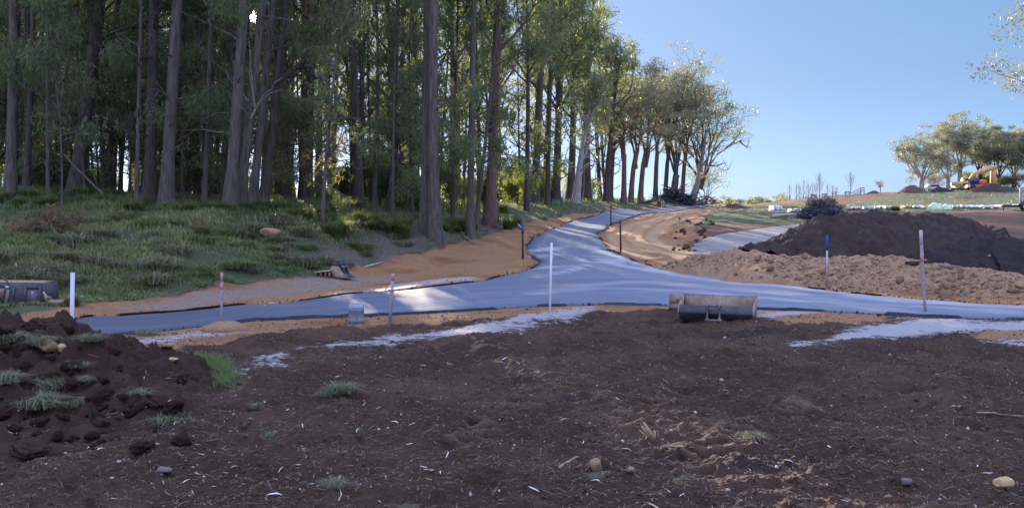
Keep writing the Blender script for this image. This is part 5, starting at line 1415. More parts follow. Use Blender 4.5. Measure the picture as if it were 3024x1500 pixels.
def small_bucket():
    p = at3(2006, 915); t = thing('digger_bucket', 'small rusty bucket standing behind the left end of the wide mud bucket', 'bucket', p + np.array([0, .10, -.01]), -.20)
    s = p[1] / F; w = 56 * s; x0, x1 = -w / 2, w / 2
    g = Geo(); g.prism([(.10, .09), (.13, .09), (.17, .32), (.14, .32)], x0, x1, 0); bp = g.build('back_plate', M['steel_rust'], t)
    for xx in (-.02, .06):
        h = Geo(); h.cyl((xx, .10, .20), (xx, .135, .20), .017, 10); h.build('bolt', M['steel_worn'], bp)
    g = Geo(); g.prism(sheet_profile(rounded_profile([(.0, .105), (.0, .015), (.22, .0), (.42, .02), (.48, .22)]), .016), x0, x1 - .05, 0); g.build('shell', M['steel_rust'], t)
    g = Geo(); g.prism([(.0, .107), (.01, .125), (.12, .10), (.11, .085)], x0 + .01, x1 - .06, 0); g.build('lip', M['steel_worn'], t)
    for xa in (x0, x1 - .066):
        g = Geo(); g.prism([(.0, .10), (.005, .012), (.22, .0), (.42, .02), (.48, .22), (.16, .30), (.13, .09)], xa - .002 if xa < 0 else xa + .002, xa + .014, 0); g.build('side_plate', M['steel_rust'], t)
    g = Geo(); g.prism([(x1 - .065, .32), (x1 - .02, .31), (x1 - .055, .40)], .15, .17, 1); g.build('tooth', M['galv'], t)
small_bucket()
def trench_bucket():
    p = at3(970, 818); s = p[1] / F
    t = thing('digger_bucket', 'narrow trenching bucket standing mouth down on the dirt, with its black hanger ears on top', 'bucket', p + np.array([0, 0, -.02]), -.35)
    prof = rounded_profile([(.02, .02), (.03, .20), (.12, .36), (.34, .34), (.46, .16), (.66, .02)])
    g = Geo(); g.prism(sheet_profile(prof, -.02), .021, .379, 1); g.build('shell', M['steel_dark'], t)
    for ya in (0, .38):
        g = Geo(); g.prism([(.0, .0), (.03, .22), (.12, .365), (.34, .345), (.47, .165), (.68, .0)], ya, ya + .02, 1); g.build('side_plate', M['steel_rust'], t)
    for ya in (.08, .27):
        g = Geo(); g.prism([(.06, .30), (.10, .40), (.18, .52), (.26, .585), (.34, .56), (.42, .46), (.50, .28), (.545, .10), (.48, .10), (.40, .28), (.34, .36), (.12, .38)], ya, ya + .035, 1); e = g.build('hanger_ear', M['steel_dark'], t)
        for c in ((.27, .52), (.44, .33)):
            h = Geo(); h.cyl((c[0], ya - .02, c[1]), (c[0], ya + .055, c[1]), .045, 12); h.build('pin_boss', M['steel_worn'], e)
    for c in ((.27, .52), (.44, .33)):
        g = Geo(); g.cyl((c[0], .08, c[1]), (c[0], .30, c[1]), .025, 10); g.build('pin', M['steel_worn'], t, True)
    for ya in (.04, .19, .33):
        g = Geo(); g.prism([(.64, .0), (.66, .035), (.76, .01), (.75, .0)], ya, ya + .05, 1); g.build('tooth', M['steel_worn'], t)
trench_bucket()
p = at3(950, 819); t = thing('wooden_crate', 'low open crate with a pale board on top, left of the trenching bucket', 'crate', p + np.array([0, .1, 0]), -.15)
g = Geo(); g.box((0, .18, .17), (.50, .46, .022), Matrix.Rotation(-.12, 3, 'Y')); g.build('lid_board', M['ply'], t)
for xx in (-.22, -.05, .1, .22):
    g = Geo(); g.box((xx, .0, .075), (.06, .03, .14)); g.build('slat', M['twig'], t)
g = Geo(); g.box((0, .36, .07), (.48, .02, .13)); g.build('back_board', M['steel_dark'], t)
g = Geo(); g.box((0, .18, .01), (.49, .33, .02)); g.build('base_board', M['twig'], t)

def left_bucket():
    p = at3(60, 900); s = p[1] / F
    t = thing('digger_bucket', 'ribbed dark steel bucket lying on its side in the grass at the left edge', 'bucket', p + np.array([0, 0, -.02]), -.16)
    x0, x1 = -1.0, .47
    out = [(-.02, .02), (.10, .44), (.16, .475), (.55, .50), (.62, .44), (.66, .02)]
    g = Geo(); g.prism(sheet_profile(out, -.02), x0, x1, 0); g.build('shell', M['steel_dark'], t)
    g = Geo(); g.prism([(.15, .478), (.56, .503), (.56, .512), (.15, .487)], x0 + .02, x1 - .02, 0); g.build('top_plate', M['steel_rust'], t, loc=(0, 0, .0))
    for xa in (x0, x1):
        g = Geo(); g.prism([(-.03, .0), (.095, .45), (.155, .488), (.56, .515), (.635, .45), (.68, .0)], xa - .012, xa + .012, 0); g.build('side_plate', M['steel_dark'], t)
    tilt = lambda z, off: (-.02 + .12 * (z - .02) / .42 - off, z)
    def rib(xa, xb, z0, z1, th, m_, name):
        a, b_ = tilt(z0, .001), tilt(z1, .001); c, e = tilt(z1, th), tilt(z0, th)
        g = Geo(); g.prism([a, e, c, b_], xa, xb, 0); return g.build(name, m_, t)
    rib(.40, .46, .03, .43, .03, M['steel_dark'], 'rib'); rib(.06, .11, .03, .43, .03, M['steel_dark'], 'rib'); rib(.11, .40, .37, .42, .03, M['steel_dark'], 'rib'); rib(-.22, -.17, .03, .40, .025, M['steel_dark'], 'rib'); rib(-.62, -.55, .03, .43, .03, M['steel_dark'], 'rib')
    rib(.12, .39, .05, .36, .006, M['steel_worn'], 'wear_panel'); rib(-.36, -.29, .05, .34, .02, M['steel_rust'], 'rust_strap'); rib(-.75, -.42, .18, .36, .018, M['steel_rust'], 'rust_strap')
    rib(.24, .27, .27, .30, .02, M['white_paint'], 'lug')
    H_ = Geo(); H_.tube(np.array([(-1.3, .1, .62), (-.8, .12, .60), (-.45, .1, .585), (-.3, .02, .52), (-.2, -.08, .40), (-.13, -.14, .22), (-.12, -.17, .05), (-.10, -.22, .02)]), .016, 7)
    tag(H_.build('hose', M['black_rubber'], None, True, p + np.array([.03, -.06, 0])), 'long black hydraulic hose draped over the ribbed bucket at the left edge', 'hose')
    H2 = Geo(); H2.tube(np.array([(-1.2, .06, .47), (-.8, .0, .46), (-.5, -.06, .43), (-.28, -.10, .40)]), .018, 7)
    t2 = thing('hose', 'short black hose with a silver end lying across the ribbed bucket', 'hose', p + np.array([.03, -.05, 0]))
    H2.build('tube', M['black_rubber'], t2, True); g = Geo(); g.cyl((-.28, -.10, .40), (-.20, -.115, .39), .022, 8); g.build('end_fitting', M['galv'], t2)
left_bucket()
def ripper():
    p = at3(165, 905); s = p[1] / F
    t = thing('ripper_tooth', 'curved brown ripper tine with a worn bright tip, lying right of the ribbed bucket', 'ripper', p + np.array([0, 0, .0]))
    c = lambda x, y: ((x - 165) * s, 0.0, (905 - y) * s)
    g = Geo(); P = np.array([c(131, 866), c(136, 878), c(145, 888), c(158, 894), c(175, 894), c(190, 890), c(202, 884), c(214, 868)]); g.tube(P, [.02, .045, .06, .065, .065, .065, .06, .05], 6); g.build('shank', M['steel_rust'], t)
    g = Geo(); g.tube([c(128.5, 862), c(132, 870)], [.012, .024], 6); g.build('tip', M['galv'], t)
    g = Geo(); g.cyl((c(146, 880)[0], -.06, c(146, 880)[2]), (c(146, 880)[0], .06, c(146, 880)[2]), .035, 10); g.build('pin', M['steel_worn'], t)
    q = at3(213, 905); put_mesh('grass_tuft', tuft_proto(260, .36, .14, rngT, .006, .7, M['leaf_dry']), q, 0, 1, 'clump of dry brown grass behind the white post', 'grass tuft')
ripper()
def drum():
    p = at3(1050, 957); s = p[1] / F; w = 23.5 * s; h = 62 * s
    m, nt, b = mat('drum_plastic'); v = pos(nt)
    nt.links.new(mixc(nt, noise(nt, vscale(nt, v, (1, 1, .4)), 9, 5), (.10, .11, .135), (.22, .235, .27)), b.inputs['Base Color']); b.inputs['Roughness'].default_value = .38
    M['drum'] = m; M['drum_rim'] = simple('pale_plastic', (.30, .335, .40), .4, 0, .12, 9)
    t = thing('plastic_drum', 'grey plastic drum with its top cut open, standing at the near edge of the road', 'drum', p + np.array([0, .12, -.015]), .12)
    a = np.arange(28) * 2 * math.pi / 28
    def ring(z, k): return np.stack([w * k * np.sign(np.cos(a)) * np.abs(np.cos(a)) ** .55, w * .8 * k * np.sign(np.sin(a)) * np.abs(np.sin(a)) ** .55, np.full(28, z)], 1)
    def loft(rows, nm_, m_, par):
        g = Geo(); n = len(rows); i = np.arange(n - 1)[:, None] * 28; j = np.arange(28)[None]; g.add(np.vstack(rows), np.stack([i + j, i + (j + 1) % 28, i + 28 + (j + 1) % 28, i + 28 + j], -1).reshape(-1, 4)); return g.build(nm_, m_, par, True)
    loft([ring(0, .0), ring(0, .82), ring(.02 * h, .92), ring(.07 * h, .99), ring(.16 * h, 1.0), ring(.17 * h, 1.025), ring(.19 * h, 1.025), ring(.20 * h, 1.0), ring(.66 * h, 1.0), ring(.67 * h, 1.02), ring(.69 * h, 1.02), ring(.70 * h, 1.0), ring(.80 * h, .98)], 'body', M['drum'], t)
    top_r = [ring(.80 * h, .985), ring(.90 * h, .95), ring(.96 * h, .88), ring(1.0 * h, .80), ring(.995 * h, .74), ring(.93 * h, .72), ring(.75 * h, .74), ring(.2 * h, .80), ring(.03 * h, .78), ring(.03 * h, 0)]
    for k in (3, 4, 5): top_r[k][:, 2] -= (.12 if k == 3 else .17) * h * (np.sin(a) < -.2) * (np.abs(np.cos(a)) < .72)
    loft(top_r, 'cut_rim', M['drum_rim'], t)
    g = Geo(); g.cyl((.0, -w * .8 * .97, .06 * h), (0, -w * .8 * 1.04, .06 * h), .012, 8); g.build('drain_plug', M['black_rubber'], t)
    g = Geo(); g.box((.012, -w * .8 * 1.005, .43 * h), (.007, .006, .44 * h)); g.build('seam', M['steel_worn'], t)
drum()
p = at3(694, 951); t = thing('paint_can', 'small yellow can lying on the asphalt left of the drum', 'can', p + np.array([0, 0, .03]), .15)
M['yellow'] = simple('yellow_paint', (.80, .52, .03), .45, 0, .1, 10)
g = Geo(); g.tube([(-.05, 0, 0), (-.046, 0, 0), (.03, 0, 0), (.036, 0, 0)], [.024, .03, .03, .026], 12); g.build('body', M['yellow'], t, True)
g = Geo(); g.tube([(.037, 0, 0), (.05, 0, 0)], [.02, .02], 10); g.build('cap', M['black_rubber'], t)

# ------------------------------------------------------------------ bin on a stake, logs and brush at the crest
p = at3(1664, 614); d = p[1]; t = thing('sign_stake', 'small white board on a thin stake in the grass left of the road', 'sign', p); s = d / F
g = Geo(); g.cyl((0, 0, -.1), (0, 0, 34 * s), .028, 8); g.build('stake', M['peg_grey'], t)
g = Geo(); g.prism([(-5 * s, 21 * s), (4.5 * s, 21 * s), (5 * s, 38 * s), (1.5 * s, 41 * s), (-4 * s, 40 * s)], -.045, -.03, 1); g.build('board', M['white_paint'], t)
def brush(name, label, px, py, wpx, hpx, seed, n, mat_, d=None, leafy=0, r=.02, cat='brush pile', lm='leaf_dry', white=0):
    rng = np.random.default_rng(seed); p = at3(px, py) if d is None else ray_at(px, py, d); s = p[1] / F; w, h = wpx * s / 2, hpx * s
    t = thing(name, label, cat, p); g = Geo(); gw = Geo(); C = []
    for k in range(n):
        a = rng.random() * 6.28; q = rng.random() ** .6; c = np.array([w * q * math.cos(a), w * .7 * q * math.sin(a), h * rng.random() * (1 - q ** 1.6) ** .7 * .92])
        dd = rng.normal(0, 1, 3) * [1, .8, .55]; dd[2] = abs(dd[2]) * .6; P, _ = limb(c, dd, w * rng.uniform(.25, .9), r, rng, -.1, .3, 5)
        P[:, 2] = np.maximum(P[:, 2], .0)
        (gw if k < white else g).tube(P, np.linspace(r * rng.uniform(.6, 2.2), r * .3, len(P)), 4, False); C.append(P[3])
    g.build('branches', mat_, t)
    if white: gw.build('peeled_branches', M['dead_wood'], t)
    if leafy:
        L = Geo(); leaves(L, C, w * .16, leafy / len(C), .16 * w / 1.1, rng, .8, .2, .3); L.build('dead_leaves', M[lm], t)
M['brush_dark'] = simple('dark_brush', (.055, .050, .055), .9, 0, .4, 6)
M['leaf_ash'] = leafmat('leaf_ash', (.07, .078, .10), (.15, .16, .19), (.05, .05, .05), .15)
brush('root_pile', 'big dark pile of uprooted stumps and branches under the last trees of the belt', 1990, 604, 112, 50, 1, 420, M['brush_dark'], d=96, leafy=1500, r=.05, lm='leaf_ash')
brush('brush_pile', 'loose heap of bare branches right of the dark root pile at the crest', 2085, 603, 62, 30, 2, 130, M['twig'], d=100, r=.03)
brush('brush_pile', 'dark bushy burn pile with a few pale sticks, left of the wrapped pallets', 2424, 641, 112, 56, 3, 420, M['brush_dark'], d=62, leafy=6500, r=.022, lm='leaf_ash', white=7)
brush('brush_pile', 'reddish dry branches sticking up behind the dark burn pile', 2445, 600, 50, 26, 4, 90, M['twig'], d=74, r=.02)
P = np.array([ray_at(1884, 604, 88), ray_at(1910, 598, 89), ray_at(1936, 590, 90)]); g = Geo(); g.tube(P - P[0], [.16, .15, .11], 7); tag(g.build('log', M['brush_dark'], None, True, P[0]), 'dark fallen log propped against the stump post left of the root pile', 'log')
p = ray_at(1946, 606, 88); t = thing('stump_post', 'short thick wooden stump post with a white dot, in front of the root pile', 'post', p); s = 88 / F
g = Geo(); g.tube([(0, 0, -.3), (0, 0, 10 * s), (.02, 0, 25 * s)], [.17, .15, .13], 9); g.build('shaft', M['bark_red'], t, True)
g = Geo(); g.cyl((0, -.15, 14 * s), (0, -.175, 14 * s), .05, 8); g.build('reflector', M['white_paint'], t)
# uprooted stump right of the black heap
def stump():
    rng = np.random.default_rng(8); s = 38.5 / F; p = ray_at(2950, 722, 38.5)
    t = thing('uprooted_stump', 'uprooted dark tree stump with crooked roots at the right edge behind the black heap', 'stump', p)
    c = lambda x, y, dy=0: np.array([(x - 2950) * s, dy, (722 - y) * s])
    g = Geo()
    for P, r0, r1 in (([c(2922, 715), c(2922, 690), c(2926, 672), c(2935, 668)], .10, .06), ([c(2924, 690), c(2945, 682), c(2962, 676), c(2968, 678)], .08, .03), ([c(2960, 712), c(2966, 690), c(2968, 682), c(2955, 690), c(2945, 700)], .07, .04), ([c(2965, 672), c(2975, 690), c(2984, 705), c(2990, 730)], .05, .05),
                      ([c(2930, 712), c(2940, 700, .2), c(2955, 705, .3), c(2975, 712, .2)], .12, .06)):
        g.tube(P, np.linspace(r0, r1, len(P)), 6)
    g.build('roots', M['brush_dark'], t, True)
    g = Geo()
    for P in ([c(2892, 712), c(2891, 690), c(2886, 662), c(2882, 658)], [c(2891, 685), c(2896, 668), c(2889, 655)], [c(2920, 705), c(2917, 680), c(2911, 664), c(2904, 662)]): g.tube(P, np.linspace(.04, .015, len(P)), 5)
    g.build('root_shoot', M['brush_dark'], t)
stump()

# ------------------------------------------------------------------ stone pallets, trailer
M['wrap'] = simple('white_wrap', (.66, .68, .73), .4, 0, .12, 3)
M['wrap_dim'] = simple('grey_wrap', (.50, .52, .57), .45, 0, .15, 3)
M['stone_tan'] = simple('tan_pavers', (.48, .33, .24), .8, 0, .25, 6)
M['green_film'] = simple('pale_green_film', (.50, .62, .42), .3, 0, .12, 2)
M['strap'] = simple('strap', (.10, .10, .12), .6)
M['red_print'] = simple('red_print', (.50, .09, .07), .6, 0, .1)
M['timber'] = simple('grey_timber', (.34, .29, .24), .85, 0, .25, 6)
def pallet(label, x0, x1, y0, d, m_, straps=True, film=None, group=None, mark=False, name='pallet_stack', ybase=None):
    px = (x0 + x1) / 2; p = ground_at(px, d, .0)
    if ybase: p[2] = zpx(ybase, d)
    s = d / F; w = (x1 - x0) * s; h = max(zpx(y0, d) - p[2], .25)
    t = thing(name, label, 'pallet', p, rngT.normal(0, .05)); rng = rngT
    for zz in (.03, .12):
        g = Geo()
        for k in range(5): g.box((0, -.45 + .22 * k, zz), (w * .98, .10, .022))
        g.build('deck', M['timber'], t)
    for xx in (-.45, 0, .45):
        g = Geo(); g.box((xx * w, 0, .075), (.09, .98, .066)); g.build('bearer', M['timber'], t)
    g = Geo(); n = 6; xs = np.linspace(-.5, .5, n) * w * .96; V = []
    k = 7; tt = np.linspace(0, 1, k)
    # a soft wrapped block: grid front, top, back, ends
    us = np.linspace(-1, 1, 9); vs = np.linspace(-1, 1, 5); rows = []
    bulge = lambda a: 1 - .06 * a * a
    def pt(a, b_, c): return np.array([a * w * .48 * (1 - .05 * max(c, 0)), b_ * .46 * (1 - .05 * max(c, 0)), .135 + (h - .135) * (c * .5 + .5) + .03 * rng.normal() * (c > .9)])
    gx = [[pt(a, -1, c) for a in us] for c in vs] + [[pt(a, b_, 1) for a in us] for b_ in (-.5, 0, .5, 1)] + [[pt(a, 1, c) for a in us] for c in vs[::-1][1:]]
    A = np.array(gx); r_, c_ = A.shape[:2]; i = np.arange(r_ - 1)[:, None] * c_; j = np.arange(c_ - 1)[None]
    g.add(A.reshape(-1, 3), np.stack([i + j, i + j + 1, i + c_ + j + 1, i + c_ + j], -1).reshape(-1, 4))
    for col in (0, c_ - 1): g.poly(A[:, col], [list(range(r_)) if col == 0 else list(range(r_))[::-1]])
    st_ = g.build('stack', m_, t)
    if straps:
        for xx in (-.22, .24):
            g = Geo(); g.box((xx * w, -.475, (h + .13) / 2), (.035, .012, h - .13)); g.build('strap', M['strap'], t)
    if mark:
        for a in (.7, -.7):
            g = Geo(); g.box((-.33 * w, -.478, (h + .13) / 2), (.035, .008, .30), Matrix.Rotation(a, 3, 'Y')); g.build('cross_mark', M['red_print'], t)
    return t
for lab, x0, x1, y0, d, m_, kw in [
    ('low white wrapped pallet at the left end of the row of pallets', 2506, 2537, 612, 77, 'wrap', {}), ('tall white wrapped pallet with two dark straps, second from the left of the row', 2545, 2577, 610, 76, 'wrap_dim', {}),
    ('small white wrapped pallet right of the tall strapped one', 2578, 2592, 612, 77, 'wrap', {}), ('white wrapped pallet with a raised corner, left of the yellow weeds', 2592, 2609, 609, 78, 'wrap', {}), ('grey wrapped pallet just left of the gap in the row', 2610, 2632, 611, 77, 'wrap_dim', {}),
    ('bare tan paver pallet just right of the gap in the row', 2664, 2688, 608, 78, 'stone_tan', {}), ('white wrapped pallet between the tan pavers and the green film', 2690, 2719, 610, 78, 'wrap', {}), ('half tan pallet left of the green plastic film', 2721, 2747, 609, 77, 'stone_tan', dict(straps=False)),
    ('grey wrapped pallet with thin straps right of the green film', 2804, 2830, 610, 78, 'wrap_dim', {}), ('white wrapped pallet marked with a red cross', 2832, 2861, 610, 78, 'wrap', dict(mark=True)), ('plain white wrapped pallet right of the one with the red cross', 2863, 2883, 611, 78, 'wrap', dict(straps=False)),
    ('long low pallet under a loose pale sheet, last before the trailer', 2885, 2943, 609, 78, 'wrap', dict(straps=False)), ('tan paver pallet under the front of the trailer deck', 2960, 2980, 612, 80, 'stone_tan', {}), ('white pallet under the trailer deck at the right edge', 2984, 3004, 613, 80, 'wrap', dict(straps=False)), ('orange tan pallet under the trailer at the frame edge', 3007, 3030, 613, 80, 'stone_tan', {})]:
    pallet(lab, x0, x1, y0, d, M[m_], group='pallets of stone', **kw)
pallet('white strapped stack standing on a white beam in the paddock', 2276, 2305, 608, 70, M['wrap'], name='pallet_stack', ybase=625)
pallet('low white stack right of the one on the beam in the paddock', 2331, 2361, 618, 69, M['wrap_dim'], straps=False, ybase=630)
p = ray_at(2290, 627, 69); t = thing('white_beam', 'white painted beam with raised ends under the strapped stack in the paddock', 'beam', p); s = 69 / F
g = Geo(); g.box((0, 0, .05), (54 * s, .12, .08)); g.build('rail', M['white_paint'], t)
for sx_ in (-1, 1):
    g = Geo(); g.box((sx_ * 25.5 * s, 0, .16), (4 * s, .14, .137)); g.build('end_block', M['white_paint'], t)
V, Fc = rock_geo(12, .5, 0, 3, .35); o3 = ground_at(2772, 76.5)
for px, w, hh, label in ((2762, 46, 24, 'larger hump of pale green plastic film draped over pallets'), (2795, 34, 20, 'smaller hump of pale green plastic film beside the larger one')):
    q = ground_at(px, 76.3); s = 76 / F; g = Geo(); g.add(V * [w * s / 2 * 1.15, .75, hh * s / .5 * .95], Fc); tag(g.build('plastic_sheet', M['green_film'], None, True, q + np.array([0, 0, 0])), label, 'plastic sheet')
def trailer():
    d = 71; s = d / F; p = ray_at(2990, 621, d); t = thing('trailer', 'dark flat deck trailer with a slatted side, cut off by the right edge', 'trailer', p)
    c = lambda x, y: ((x - 2990) * s, (621 - y) * s)
    M['trailer_dark'] = simple('trailer_dark', (.055, .058, .07), .6, .1, .2, 5); M['trailer_grey'] = simple('trailer_panel', (.42, .41, .41), .6, .1, .1, 5); M['slat'] = simple('slat_paint', (.55, .50, .42), .7, 0, .12, 8)
    g = Geo(); a, b_ = c(2956, 611), c(3110, 605); g.box(((a[0] + b_[0]) / 2, 0, (a[1] + b_[1]) / 2), (b_[0] - a[0], 1.9, b_[1] - a[1])); g.build('deck', M['trailer_dark'], t)
    for k in range(5):
        y0 = 581 - k * 5.6; P = [(c(2993, y0)[0], c(2993, y0)[1]), (c(3100, y0 - 18)[0], c(3100, y0 - 18)[1])]
        g = Geo(); v0, v1 = P; g.prism([v0, v1, (v1[0], v1[1] + .085), (v0[0], v0[1] + .085)], -.96, -.93, 1); g.build('slat', M['slat'], t)
    g = Geo(); a = c(2993, 603); g.prism([c(2994, 604), c(3100, 604), c(3100, 566), c(2994, 584)], -.92, -.90, 1); g.build('side_panel', M['trailer_grey'], t)
    g = Geo(); g.prism([c(2991, 604), c(2995, 604), c(2994, 556), c(2991, 556)], -.95, -.90, 1); g.build('corner_post', M['slat'], t)
    g = Geo(); w = [c(2984 + 1.0 * k, 605 - 9.5 * math.sin(math.pi * k / 36) ** .8) for k in range(0, 37, 3)]; g.prism(w + [c(3020, 604.5), c(2984, 604.5)][0:0], -1.15, -.965, 1); mg = g.build('mudguard', M['trailer_dark'], t)
    for xx in (3002, 3036):
        g = Geo(); q = c(xx, 611); g.cyl((q[0], -1.14, q[1]), (q[0], -.97, q[1]), .26, 18); wh = g.build('wheel', M['black_rubber'], t); g = Geo(); g.cyl((q[0], -1.146, q[1]), (q[0], -1.13, q[1]), .13, 12); g.build('rim', M['galv'], wh)
    g = Geo(); g.tube([(c(2952, 604)[0], -.5, c(2952, 604)[1]), (c(2955, 598)[0], -.5, c(2955, 598)[1])], .03, 6); g.tube([(c(2952, 604)[0], -.5, c(2952, 604)[1]), (c(2966, 603)[0], -.5, c(2966, 603)[1]), (c(2967, 599)[0], -.5, c(2967, 599)[1])], .03, 6); g.build('drawbar_handle', M['white_paint'], t)
    g = Geo(); g.tube([(c(2974, 605)[0], -.6, c(2974, 605)[1]), (c(2974, 592)[0], -.6, c(2974, 592)[1])], .03, 6); g.build('stake', M['white_paint'], t)
    g = Geo(); g.tube([(c(2957, 610)[0], -.3, c(2957, 611)[1]), (c(2957, 621)[0], -.3, c(2957, 622)[1])], .04, 6); g.build('jockey_leg', M['trailer_dark'], t)
trailer()

# ------------------------------------------------------------------ on the hill: digger, tractor, vehicle, fence, trees
def digger():
    d = 121; s = d / F; p = ray_at(2842, 562, d); p[2] = float(tz(p[0], p[1])) - .05; off = (p[2] - zpx(562, d))
    t = thing('excavator', 'yellow orange excavator parked on the hill with its boom folded down to the right', 'excavator', p)
    c = lambda x, y: ((x - 2842) * s, (562 - y) * s)
    M['dig_y'] = simple('excavator_yellow', (.60, .36, .11), .5, 0, .15, 3); M['dig_o'] = simple('excavator_orange', (.62, .30, .09), .5, 0, .15, 3); M['glass'] = simple('dark_glass', (.03, .035, .045), .1, 0, .1, 3, 0, .6); M['dark'] = simple('dark_metal', (.04, .04, .045), .7)
    for yy in (-1.0, .55):
        g = Geo(); h = .36; g.prism(rounded_profile([c(2814, 561), c(2817, 553.5), c(2872, 553.5), c(2875, 561), c(2872, 564), c(2817, 564), c(2814, 561)]), yy, yy + .45, 1); g.build('track', M['dark'], t)
    g = Geo(); g.prism(rounded_profile([c(2820, 552), c(2816, 545), c(2818, 537), c(2826, 535), c(2858, 535), c(2859, 552), c(2820, 552)]), -.95, .95, 1); b_ = g.build('body', M['dig_y'], t)
    g = Geo(); q = c(2845, 544); g.box((q[0], -.96, q[1]), (.85, .02, .26)); g.build('side_vent', M['dark'], b_)
    g = Geo(); g.prism(rounded_profile([c(2837, 534.5), c(2839, 523), c(2850, 522), c(2853, 534.5), c(2837, 534.5)]), -.9, .0, 1); cb = g.build('cab', M['dig_y'], t)
    g = Geo(); g.prism([c(2840.5, 532), c(2841.5, 525), c(2848.5, 524.5), c(2850, 532)], -.915, -.905, 1); g.build('window', M['glass'], cb)
    g = Geo(); g.prism([c(2857, 540), c(2862, 527), c(2872, 511), c(2888, 503), c(2912, 497), c(2936, 489), c(2941, 493), c(2934, 500), c(2914, 508), c(2893, 513), c(2880, 519), c(2872, 533), c(2866, 543)], -.2, .2, 1); g.build('boom', M['dig_o'], t)
    g = Geo(); g.prism([c(2932, 494), c(2941, 487), c(2942, 500), c(2938, 545), c(2930, 548), c(2925, 545), c(2926, 505)], -.15, .15, 1); g.build('stick', M['dig_o'], t)
    g = Geo(); a, b2 = c(2876, 532), c(2884, 512); g.cyl((a[0], -.28, a[1]), (b2[0], -.28, b2[1]), .07, 8); g.build('ram', M['galv'], t)
    g = Geo(); a, b2 = c(2893, 500), c(2933, 486); g.cyl((a[0], 0, a[1]), (b2[0], 0, b2[1]), .07, 8); g.build('ram', M['galv'], t)
    g = Geo(); g.prism([c(2924, 546), c(2940, 546), c(2936, 556), c(2920, 556)], -.45, .45, 1); g.build('bucket', M['dark'], t)
digger()
def tractor():
    d = 116.5; s = d / F; p = ray_at(2882, 562, d); t = thing('tractor', 'small red orange tractor with a dark blue cab half hidden by the long heap', 'tractor', p)
    c = lambda x, y: ((x - 2882) * s, (562 - y) * s)
    M['trac_o'] = simple('tractor_orange', (.62, .13, .05), .45, 0, .12, 4); M['trac_b'] = simple('tractor_blue', (.04, .06, .16), .4, 0, .2, 4)
    g = Geo(); g.prism([c(2862, 545), c(2864, 531), c(2868, 528), c(2884, 528), c(2888, 533), c(2887, 545)], -.4, .4, 1); cb = g.build('cab', M['trac_b'], t)
    g = Geo(); g.prism([c(2867, 539), c(2868, 531), c(2882, 531), c(2884, 539)], -.415, -.405, 1); g.build('window', M['glass'], cb)
    g = Geo(); g.prism([c(2886, 546), c(2888, 536), c(2903, 530), c(2910, 533), c(2912, 545), c(2906, 548)], -.35, .35, 1); g.build('hood', M['trac_o'], t)
    g = Geo(); g.prism([c(2856, 556), c(2858, 547), c(2866, 545), c(2900, 546), c(2904, 553), c(2880, 556)], -.5, .5, 1); g.build('chassis', M['trac_o'], t)
    for x_, r_ in ((2866, 9), (2902, 6.5)):
        for yy in (-.68, .5):
            g = Geo(); q = c(x_, 562 - r_); g.cyl((q[0], yy, q[1]), (q[0], yy + .18, q[1]), r_ * s, 16); g.build('wheel', M['black_rubber'], t)
tractor()
def ute():
    d = 131; s = d / F; p = ground_at(2754, d, 0); zb = HZ - (p[2] - EYE) / d * F; t = thing('white_vehicle', 'white vehicle parked behind the soil heaps on the hill', 'car', p)
    c = lambda x, y: ((x - 2754) * s, (562 - y) * s)
    g = Geo(); g.prism(rounded_profile([c(2729, 560), c(2729, 552), c(2736, 550), c(2776, 550), c(2778, 560), c(2729, 560)]), -.75, .75, 1); b_ = g.build('body', M['white_paint'], t)
    g = Geo(); g.prism([c(2736, 549.8), c(2742, 542), c(2766, 541), c(2773, 549.8)], -.68, .68, 1); cb = g.build('cabin', M['white_paint'], t)
    g = Geo(); g.prism([c(2740, 549), c(2744, 543.5), c(2764, 543), c(2769, 549)], -.70, -.69, 1); g.build('window', M['glass'], cb)
    for x_ in (2738, 2768):
        for yy in (-.76, .6):
            g = Geo(); q = c(x_, 559); g.cyl((q[0], yy, q[1] + .0), (q[0], yy + .16, q[1]), 4 * s, 14); g.build('wheel', M['black_rubber'], t)
ute()
# timber fence pieces along the ridge
def rail_fence():
    d = 118; s = d / F; p = ray_at(2546, 577, d); t = thing('rail_fence', 'short timber fence with three rails running down to the left on the ridge', 'fence', p)
    c = lambda x, y: np.array([(x - 2546) * s, 0, (577 - y) * s])
    for x_, y0 in ((2541, 553), (2551.5, 555)):
        g = Geo(); a, b_ = c(x_, 582), c(x_, y0); g.box((a + b_) / 2, (.10, .10, b_[2] - a[2])); g.build('post', M['timber'], t)
    for y0, x0, y1 in ((556, 2512, 572), (562, 2518, 576), (567, 2524, 579)):
        g = Geo(); P = np.array([c(x0, y1), c(2541, y0), c(2552, y0 - 2)]) + [0, -.08, 0]; g.tube(P, .05, 4); g.build('rail', M['timber'], t)
rail_fence()
def hurdle(px, pyt, pyb, w, label):
    d = 116; s = d / F; p = ground_at(px, d, 0); h = (pyb - pyt) * s; t = thing('timber_frame', label, 'fence', p)
    for sx_ in (-1, 1):
        g = Geo(); g.box((sx_ * w * s / 2, 0, h / 2 - .1), (.10, .10, h + .2)); g.build('post', M['timber'], t)
    for zz in (.97, .55):
        g = Geo(); g.box((0, -.075, h * zz), (w * s + .2, .05, .10)); g.build('rail', M['timber'], t)
for a in ((2463, 566, 578, 10, 'square timber frame on the ridge left of the low bench'), (2502, 564, 575, 12, 'low timber bench frame just left of the sloping rail fence'), (2432, 569, 579, 9, 'small timber frame in front of the tallest bare tree'), (2401, 572, 582, 9, 'dark timber frame among the stubby posts left of the tallest bare tree')): hurdle(*a)
